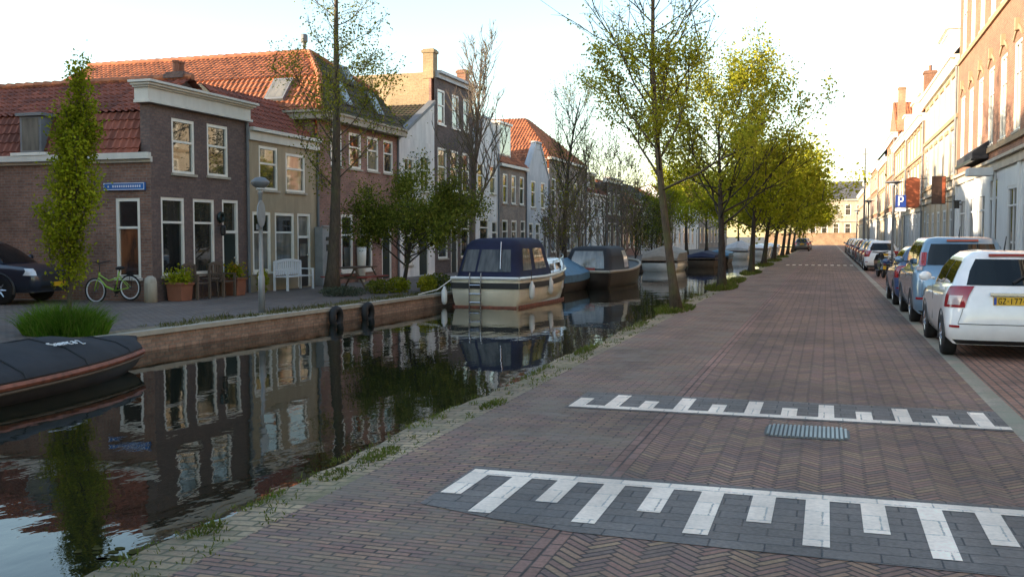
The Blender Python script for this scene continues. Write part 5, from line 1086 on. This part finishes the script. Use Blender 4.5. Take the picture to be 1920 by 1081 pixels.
# near left boat under charcoal tarpaulin
t, top = hull('tarpaulin_boat', 'low wooden boat under a charcoal tarpaulin with white lettering, cut off at the left', BG2, 9.0, 2.2, .27, .36, 'dark_hull', .45, tran=.85, draft=.2)
railtube(t, top, .045, 'rust', -.06); railtube(t, top, .02, 'wood', -.13, 'lower_rail', 1.0)
tv = []; top2 = []
for a, b_ in zip(top, top[1:]): top2 += [a, tuple((p+q)/2 for p, q in zip(a, b_))]
top2.append(top[-1]); nt_ = len(top2); prof = [(-1.0,-.02),(-.95,.07),(-.62,.22),(0,.32),(.62,.22),(.95,.07),(1.0,-.02)]
for i, (w_, y_, z) in enumerate(top2):
    f = i/(nt_-1); h = min(1, .35+(1-f)*3.2)*min(1, .5+f*4); sag = .016*math.cos(i*math.pi/3.0)
    for (a, c) in prof: tv.append((a*w_*.99, y_, z + c*h*1.0 + (sag if abs(a) < .8 else sag*.5)))
tp = MB().add(tv, [(7*i+j,7*i+j+1,7*i+j+8,7*i+j+7) for i in range(nt_-1) for j in range(6)] + [tuple(range(7))]).build('tarpaulin', M['tarp'], t, True)
for i in range(4, nt_-4, 6):
    MB().tube([Vector(tv[7*i+j])+Vector((0,0,.006)) for j in range(7)], .016, 6).build('seam', M['tarp_black'], tp)
lt = MB(); glyph = {'S': [(1,.9,.2,1),(.2,1,0,.75),(0,.75,1,.3),(1,.3,.8,0),(.8,0,0,.1)], 'a': [(.1,.6,.8,.6),(.8,.6,.9,0),(.9,.35,.1,.3),(.1,.3,.1,0),(.1,0,.9,0)], 'l': [(.5,0,.5,1)], 'o': [(0,0,0,.6),(0,.6,.9,.6),(.9,.6,.9,0),(.9,0,0,0)], 'e': [(.9,0,0,0),(0,0,0,.6),(0,.6,.9,.6),(.9,.6,.9,.3),(.9,.3,0,.3)], 'c': [(.9,.6,0,.6),(0,.6,0,0),(0,0,.9,0)], 'n': [(0,0,0,.6),(0,.6,.9,.6),(.9,.6,.9,0)], '2': [(0,.8,.3,1),(.3,1,.9,.8),(.9,.8,0,0),(0,0,1,0)]}
def tz(x, y):      # height of the tarpaulin above boat coordinates
    best = min(range(nt_), key=lambda i: abs(top2[i][1]-y)); w_, y_, z = top2[best]; f = best/(nt_-1); h = min(1, .35+(1-f)*3.2)*min(1, .5+f*4); a = x/(w_*.99)
    for (a0, c0), (a1, c1) in zip(prof, prof[1:]):
        if a0 <= a <= a1: return z + (c0+(c1-c0)*(a-a0)/(a1-a0))*h + .045
    return z
y_ = 6.75
for chh in ['S','a','e','n','c','a',None,'2']:
    if chh:
        for (u0, v0, u1, v1) in glyph[chh]:
            p = [(.60-.15*v, y_+.052*u) for u, v in ((u0, v0), (u1, v1))]; lt.tube([(p[0][0], p[0][1], tz(*p[0])), (p[1][0], p[1][1], tz(*p[1]))], .007, 4)
    y_ += .078
lt.build('lettering', M['sign_white'], tp); place(t, -10.38, 4.0, .02, ZW)
# tyres hung on the quay wall
for (x, y, lb) in ((-11.08,21.0,'black tyre hung on the quay wall, the left of two'), (-10.98,22.5,'black tyre hung on the quay wall, the right of two')):
    tt = thing('tyre_fender', (x,y,-.5), lb, 'tyre', 'tyres hung on the quay wall'); MB().torus((x,y,-.22), .20, .085, 'x', 26, 8).build('tyre', M['rubber'], tt, True); MB().tube([(x,y,-.02),(x-.05,y,.03),(x-.3,y+.05,.03)], .015, 5).build('rope', M['wood'], tt)

# ================================================================ bicycles and scooters
def bicycle(label, group, m='lime'):
    t = thing('bicycle', (0,0,0), label, 'bicycle', group); r = .335
    for y in (-.54, .54):
        wv = MB().torus((0,y,r), r-.02, .024, 'x', 30, 6).build('wheel', M['rubber'], t, True); MB().torus((0,y,r), r-.055, .018, 'x', 30, 5).build('rim', M['sign_white'], wv, True)
        sp = MB()
        for i in range(14): a = 2*math.pi*i/14; sp.tube([(0,y,r),(0,y+(r-.06)*math.cos(a),r+(r-.06)*math.sin(a))], .003, 3)
        sp.lathe((0,y,r), [(.03,-.04),(.03,.04)], 8, 'x'); sp.build('spokes', M['chrome'], wv)
    f = MB(); bbk = (0,-.08,.29); seat = (0,-.26,.78); head = (0,.36,.80); h2 = (0,.40,.66)
    f.tube([bbk, seat], .02, 8); f.tube([bbk, (0,.2,.42), h2], .026, 8); f.tube([(0,-.2,.62), (0,.1,.56), (0,.38,.74)], .02, 8); f.tube([head, h2], .024, 8)
    for s_ in (.05, -.05): f.tube([(s_,-.54,r), (s_*.4,-.08,.29)], .012, 6); f.tube([(s_,-.54,r), (s_*.4,-.22,.68)], .011, 6); f.tube([h2, (s_,.45,.55), (s_,.54,r)], .014, 6)
    f.build('frame', M[m], t, True)
    MB().ball((0,-.29,.86), (.085,.14,.05), 10, 6).tube([seat,(0,-.28,.86)], .014, 6).build('saddle', M['rubber'], t, True)
    MB().tube([head,(0,.34,1.02)], .014, 6).tube([(-.27,.20,1.08),(-.24,.28,1.08),(0,.36,1.03),(.24,.28,1.08),(.27,.20,1.08)], .013, 6).build('handlebar', M['dark_trim'], t)
    rk = MB().box(-.06,.06,-.75,-.35,.70,.715)
    for s_ in (.05, -.05): rk.tube([(s_,-.54,r),(s_,-.62,.70)], .007, 5)
    for y in (-.54,):
        for k in range(9): a = .3+k*.26; rk.box(-.03,.03,y-(r+.03)*math.cos(a)-.05,y-(r+.03)*math.cos(a)+.05,r+(r+.03)*math.sin(a)-.006,r+(r+.03)*math.sin(a)+.006)
    rk.build('rear_rack', M['dark_trim'], t); cr = MB().lathe((.04,-.08,.29), [(.09,-.006),(.09,.006)], 16, 'x').tube([(.06,-.08,.29),(.07,.0,.15)], .01, 5).tube([(-.06,-.08,.29),(-.07,-.16,.43)], .01, 5).box(.07,.16,-.03,.05,.135,.155).box(-.16,-.07,-.2,-.12,.42,.44); cr.build('cranks', M['dark_trim'], t); return t
place(bicycle('lime green bicycle with white rims leaning against the dark brick side wall', None), -17.62, 21.22, math.pi/2).rotation_euler = (R(-5), 0, math.pi/2)
pk = bicycle('black bicycle parked at the kerb behind the blue grey van', 'bicycles and scooters between the parked cars', 'black'); place(pk, 2.05, 31.5, .3)
dup(pk, (2.3, 33.0, 0), .25, 'second black bicycle past the blue grey van'); dup(pk, (2.2, 38.2, 0), -.2, 'black bicycle beside the lamp post on the right')
def scooter(label):
    t = thing('scooter', (0,0,0), label, 'scooter', 'bicycles and scooters between the parked cars')
    for y in (-.6,.62): wv = MB().torus((0,y,.24), .175, .065, 'x', 22, 8).build('wheel', M['rubber'], t, True); MB().lathe((0,y,.24), [(.12,-.04),(.12,.04)], 14, 'x').build('rim', M['chrome'], wv)
    Stack([(.35,.35,-.85,-.1,.14,.1,0,0),(.55,.5,-.92,.0,.19,.12,0,0),(.74,.72,-.85,-.02,.16,.12,0,0)]).shell(MB()).box(-.17,.17,-.1,.4,.27,.33).build('body', M['car_black'], t, True)
    MB().add([(-.2,.36,.33),(.2,.36,.33),(.22,.46,.7),(-.22,.46,.7),(-.12,.44,.95),(.12,.44,.95)], [(0,1,2,3),(3,2,5,4)]).tube([(0,.62,.24),(0,.5,.6),(0,.4,1.0)], [.05,.06,.045], 8).build('leg_shield', M['car_black'], t)
    Stack([(.74,.74,-.8,.02,.15,.1,0,0),(.82,.80,-.78,0,.14,.1,0,0)]).shell(MB()).build('seat', M['rubber'], t, True); MB().tube([(-.32,.3,1.04),(0,.4,1.0),(.32,.3,1.04)], .018, 6).build('handlebar', M['dark_trim'], t)
    MB().ball((0,.5,.92), (.09,.06,.08), 10, 6).build('headlight', M['lamp_clear'], t, True); MB().box(-.06,.06,-.93,-.9,.55,.62).build('tail_lamp', M['lamp_red'], t); MB().box(-.08,.08,-.935,-.92,.36,.5).build('number_plate', M['plate'], t)
    for s_ in (1,-1): MB().tube([(s_*.27,.34,1.05),(s_*.33,.36,1.2)], .007, 5).ball((s_*.34,.36,1.22), (.055,.015,.035), 8, 5).build('mirror', M['dark_trim'], t)
    return t
s1 = scooter('black scooter with a yellow plate parked between the van and the small white hatchback'); place(s1, 2.15, 43.6, .12); dup(s1, (2.3, 46.2, 0), .1, 'second black scooter parked before the small white hatchback')

# ================================================================ street furniture
def lamp(label, x, y, h, r, group='street lamps', ht=.16, pm='grey_metal'):
    t = thing('street_lamp', (x,y,0), label, 'street lamp', group); MB().lathe((x,y,0), [(.075,0),(.075,.8),(.05,.85),(.042,h-.15),(.06,h-.13),(.06,h)], 12).build('pole', M[pm], t, True)
    MB().lathe((x,y,h), [(.06,-.02),(r*.45,0),(r*.8,.05),(r,ht*.6),(r*.98,ht*.75),(r*.5,ht*1.15),(0,ht*1.25)], 22).build('lamp_shade', M['lead'], t, True); MB().lathe((x,y,h-.02), [(.05,-.01),(r*.42,-.02),(r*.42,.03)], 18).build('diffuser', M['sign_white'], t, True); return t
t = lamp('grey street lamp with a pale round head on the far quay before the beige house', -12.1, 19.4, 2.78, .21, ht=.2)
sgn = thing('traffic_sign', (-12.02,19.3,2.2), 'round grey sign seen from behind, fixed to the quay lamp post', 'sign'); MB().lathe((0,0,0), [(.30,-.008),(.30,.008)], 28, 'x').build('plate', M['grey_metal'], sgn)
kids(sgn)[0].location = (0,0,0); o = kids(sgn)[0]; o.data.transform(Matrix.Translation(Vector((-12.02,19.3,2.2)))); o.location = (0,0,0); sgn.rotation_euler = (0,0,R(15))
c = MB().lathe((-12.1,19.4,1.85), [(.07,0),(.07,.12)], 10); c.build('bracket', M['lead'], sgn)
lamp('street lamp with a flat disc head beside the scooters on the right', 2.42, 41.0, 3.72, .36, ht=.1, pm='lead'); lamp('small disc headed street lamp farther along the parked cars', 2.45, 66, 3.85, .32, ht=.1, pm='lead'); lamp('farthest disc headed street lamp by the parked cars', 2.5, 93, 3.9, .32, ht=.1, pm='lead')
t = thing('utility_pole', (2.9,75,0), 'tall thin dark utility pole on the right pavement far down the street', 'pole'); MB().tube([(2.5,75,0),(2.5,75,8.0)], [.09,.05], 10).build('pole_shaft', M['lead'], t); MB().box(2.3,2.7,74.95,75.05,7.5,7.58).build('cross_arm', M['lead'], t)
# parking sign
t = thing('parking_sign', (2.63,40.2,0), 'blue parking sign with a white P on a grey pole', 'sign'); MB().tube([(2.63,40.2,0),(2.63,40.2,3.4)], .035, 8).build('pole', M['grey_metal'], t)
pl = MB().box(2.44,2.82,40.14,40.165,2.80,3.26).build('plate', M['sign_navy'], t); MB().box(2.44,2.82,40.14,40.165,2.64,2.77).build('lower_plate', M['sign_white'], t)
MB().box(2.54,2.59,40.13,40.138,2.86,3.22).box(2.59,2.70,40.13,40.138,3.17,3.22).box(2.59,2.70,40.13,40.138,3.0,3.05).box(2.68,2.73,40.13,40.138,3.04,3.18).build('letter_p', M['sign_white'], pl)
# hanging signs on the right facades
def hang(label, y, x0, x1, z0, z1, m, round_=False, th=.12):
    t = thing('hanging_sign', ((x0+x1)/2,y,z0), label, 'sign', 'signs hung from the right facades'); b = MB()
    if round_:
        cx_, rx = (x0+x1)/2, (x1-x0)/2; pts = [(cx_+rx*math.cos(a), y, z1-rx*.5+rx*.5*math.sin(a)) for a in np.linspace(0, math.pi, 12)] + [(cx_+rx*math.cos(a), y, z0+rx*.5+rx*.5*math.sin(a)) for a in np.linspace(math.pi, 2*math.pi, 12)]
        b.prism(pts, (0,th,0))
    else: b.box(x0,x1,y,y+th,z0,z1)
    b.build('board', M[m], t); MB().tube([(x1-.02,y+th/2,z1-.1),(XR-.01,y+th/2,z1-.1)], .02, 6).tube([(x1-.02,y+th/2,z0+.1),(XR-.01,y+th/2,z0+.1)], .02, 6).build('bracket', M['black'], t); return t
hang('tall rust orange sign board with rounded ends on the cream house', 62.2, 4.35, 5.1, 3.35, 5.15, 'sign_orange', True)
t = hang('dark brown box sign with a rust edge on the cream house', 50.0, 4.62, 5.22, 3.2, 4.5, 'sign_brown'); MB().box(5.06,5.2,49.97,49.995,3.24,4.46).build('rust_edge', M['sign_orange'], t)
hang('pale light box sign over the shopfront of the orange brick house', 37.4, 4.62, 5.40, 3.80, 4.06, 'shop_white', th=.9)
t = thing('awning', (5.0,41.5,4.5), 'folded dark grey awning above the shopfront of the orange brick house', 'awning'); MB().prism([(5.49,39.2,5.15),(4.95,39.2,4.75),(4.95,39.2,4.5),(5.49,39.2,4.5)], (0,4.6,0)).build('canvas', M['tarp'], t); MB().box(4.9,5.0,39.15,43.85,4.42,4.5).build('valance_bar', M['black'], t)
t = thing('wall_lantern', (5.3,46.5,2.9), 'small black lantern on the facade past the blue door', 'lantern'); MB().box(5.2,5.4,46.4,46.6,2.9,3.2).prism([(5.15,46.35,3.2),(5.45,46.35,3.2),(5.45,46.65,3.2),(5.15,46.65,3.2)], (0,0,.05)).build('lantern', M['black'], t); MB().box(5.4,5.5,46.47,46.53,3.05,3.1).build('arm', M['black'], t)
# utility cabinet
t = thing('utility_cabinet', (-16.45,30.6,0), 'tall grey utility cabinet with two dark plates between the beige and brick houses', 'cabinet'); MB().box(-16.69,-16.38,30.12,31.0,0,2.02).build('housing', M['grey_metal'], t, bevel=.015); MB().box(-16.42,-16.33,30.1,31.02,2.02,2.07).build('lid', M['grey_metal'], t)
for (a, b_, c, d) in ((30.35,30.62,1.55,1.68),(30.38,30.72,1.2,1.42)): MB().box(-16.38,-16.365,a,b_,c,d).build('notice_plate', M['dark_green'], t)
# white bench, dark bench set, picnic table
def bench(label, x, y0, y1, m, group, back=True, arms=True, hb=.92):
    t = thing('garden_bench', (x,(y0+y1)/2,0), label, 'bench', group); b = MB()
    for i in range(4): b.box(x+.02+.115*i, x+.115+.115*i, y0, y1, .42, .45)
    b.build('seat', M[m], t); 
    if back:
        b = MB(); nsl = int((y1-y0)/.12)
        for i in range(nsl): yy = y0+.06+(y1-y0-.12)*i/(nsl-1); b.box(x-.02,x+.005,yy-.035,yy+.035,.48,hb-.08+.07*math.sin(math.pi*i/(nsl-1)))
        k = 10
        for i in range(k): a0, a1 = i/k, (i+1)/k; b.prism([(x-.03,y0+(y1-y0)*a0,hb-.08+.07*math.sin(math.pi*a0)),(x-.03,y0+(y1-y0)*a1,hb-.08+.07*math.sin(math.pi*a1)),(x-.03,y0+(y1-y0)*a1,hb+.07*math.sin(math.pi*a1)),(x-.03,y0+(y1-y0)*a0,hb+.07*math.sin(math.pi*a0))], (.05,0,0))
        b.build('backrest', M[m], t)
    for yy in (y0+.03, y1-.03):
        for xx, h in ((x, hb-.05 if back else .42), (x+.46, .64 if arms else .42)): MB().box(xx-.03,xx+.03,yy-.03,yy+.03,0,h).build('leg', M[m], t)
        if arms: MB().box(x-.02,x+.5,yy-.035,yy+.035,.64,.67).build('armrest', M[m], t)
    return t
bench('white slatted garden bench with a curved back in front of the beige house', -16.45, 27.1, 28.75, 'sign_white', None)
bench('weathered wooden garden chair against the wall between the planters, the left one', -16.5, 22.55, 23.15, 'wood', 'wooden garden chairs by the corner house'); bench('weathered wooden garden chair against the wall between the planters, the right one', -16.5, 23.75, 24.35, 'wood', 'wooden garden chairs by the corner house')
t = thing('side_table', (-16.25,23.45,0), 'small weathered wooden table between the two garden chairs', 'table'); MB().lathe((-16.25,23.45,.52), [(.26,0),(.26,.03)], 18).build('table_top', M['wood'], t)
for a in (.6,2.2,3.7,5.3): MB().tube([(-16.25+.18*math.cos(a),23.45+.18*math.sin(a),.52),(-16.25+.22*math.cos(a),23.45+.22*math.sin(a),0)], .018, 6).build('leg', M['wood'], t)
def planter(label, x, y, sx, sy, h, lm, n, up, pm='terracotta', flowers=False):
    t = thing('planter', (x,y,0), label, 'planter', 'planters by the corner house'); p = MB(); k = .86
    p.add([(x-sx*k,y-sy*k,0),(x+sx*k,y-sy*k,0),(x+sx*k,y+sy*k,0),(x-sx*k,y+sy*k,0),(x-sx,y-sy,h),(x+sx,y-sy,h),(x+sx,y+sy,h),(x-sx,y+sy,h)], [(0,3,2,1),(4,5,6,7),(0,1,5,4),(1,2,6,5),(2,3,7,6),(3,0,4,7)]); p.box(x-sx-.025,x+sx+.025,y-sy-.025,y+sy+.025,h-.05,h+.015); p.build('pot', M[pm], t, bevel=.01)
    P = nr.normal(size=(n,3))*np.array([sx*.6,sy*.6,up*.45])+np.array([x,y,h+up*.5]); P[:,2] = np.maximum(P[:,2], h); leafcards('foliage', P, .075, M[lm], t, nr)
    if flowers: P = nr.normal(size=(220,3))*np.array([sx*.6,sy*.6,.09])+np.array([x,y,h+up*.9]); leafcards('flowers', P, .06, M['flower'], t, nr)
planter('square terracotta planter with a low green plant under the left front window', -16.32, 22.2, .24, .26, .47, 'leaf_fresh', 800, .26); planter('terracotta planter with orange flowers beside the dark green door', -16.3, 24.75, .22, .24, .5, 'leaf_fresh', 500, .3, flowers=True)
t = thing('stone_post', (-16.62,21.35,0), 'squat pale stone guard post at the corner of the brick house', 'post'); MB().lathe((-16.62,21.4,0), [(.17,0),(.165,.5),(.14,.62),(.06,.68),(0,.685)], 14).build('post_body', M['stone'], t, True)
def picnic(label, x, y):
    t = thing('picnic_table', (x,y,0), label, 'table'); MB().box(x-.35,x+.35,y-.9,y+.9,.70,.74).build('table_top', M['wood'], t); 
    for s_ in (1,-1):
        MB().box(x+s_*.62-.13,x+s_*.62+.13,y-.9,y+.9,.42,.455).build('bench_seat', M['wood_red'], t)
        MB().tube([(x-.3,y+s_*.6,.7),(x-.7,y+s_*.6,0)], .03, 6).tube([(x+.3,y+s_*.6,.7),(x+.7,y+s_*.6,0)], .03, 6).tube([(x-.7,y+s_*.6,.4),(x+.7,y+s_*.6,.4)], .03, 6).build('leg', M['wood'], t)
picnic('wooden picnic table with red bench seats by the brick house', -14.3, 28.4)
# potted shrub, bollards
t = thing('flower_pot', (-16.4,33.3,.0), 'small white pot with a dark plant on the sill wall between two brick house windows', 'pot'); MB().lathe((-16.5,33.3,0), [(.12,0),(.17,.9),(.18,1.3),(.15,1.3)], 14).build('pot', M['white'], t, True); P = nr.normal(size=(300,3))*.1+np.array([-16.5,33.3,1.45]); leafcards('foliage', P, .08, M['leaf_dark'], t, nr)
# overhead cable
A_, B_ = Vector((-16.5, 52.5, 15.6)), Vector((-3.4, 72, 7.6)); cp = []
for i in range(25): f = i/24; p = A_.lerp(B_, f); cp.append(p - Vector((0,0,.35*math.sin(math.pi*f))))
tag(MB().tube(cp, .012, 5).build('overhead_cable', M['ink']), 'thin dark overhead cable slanting down across the sky to the canal trees', 'cable')
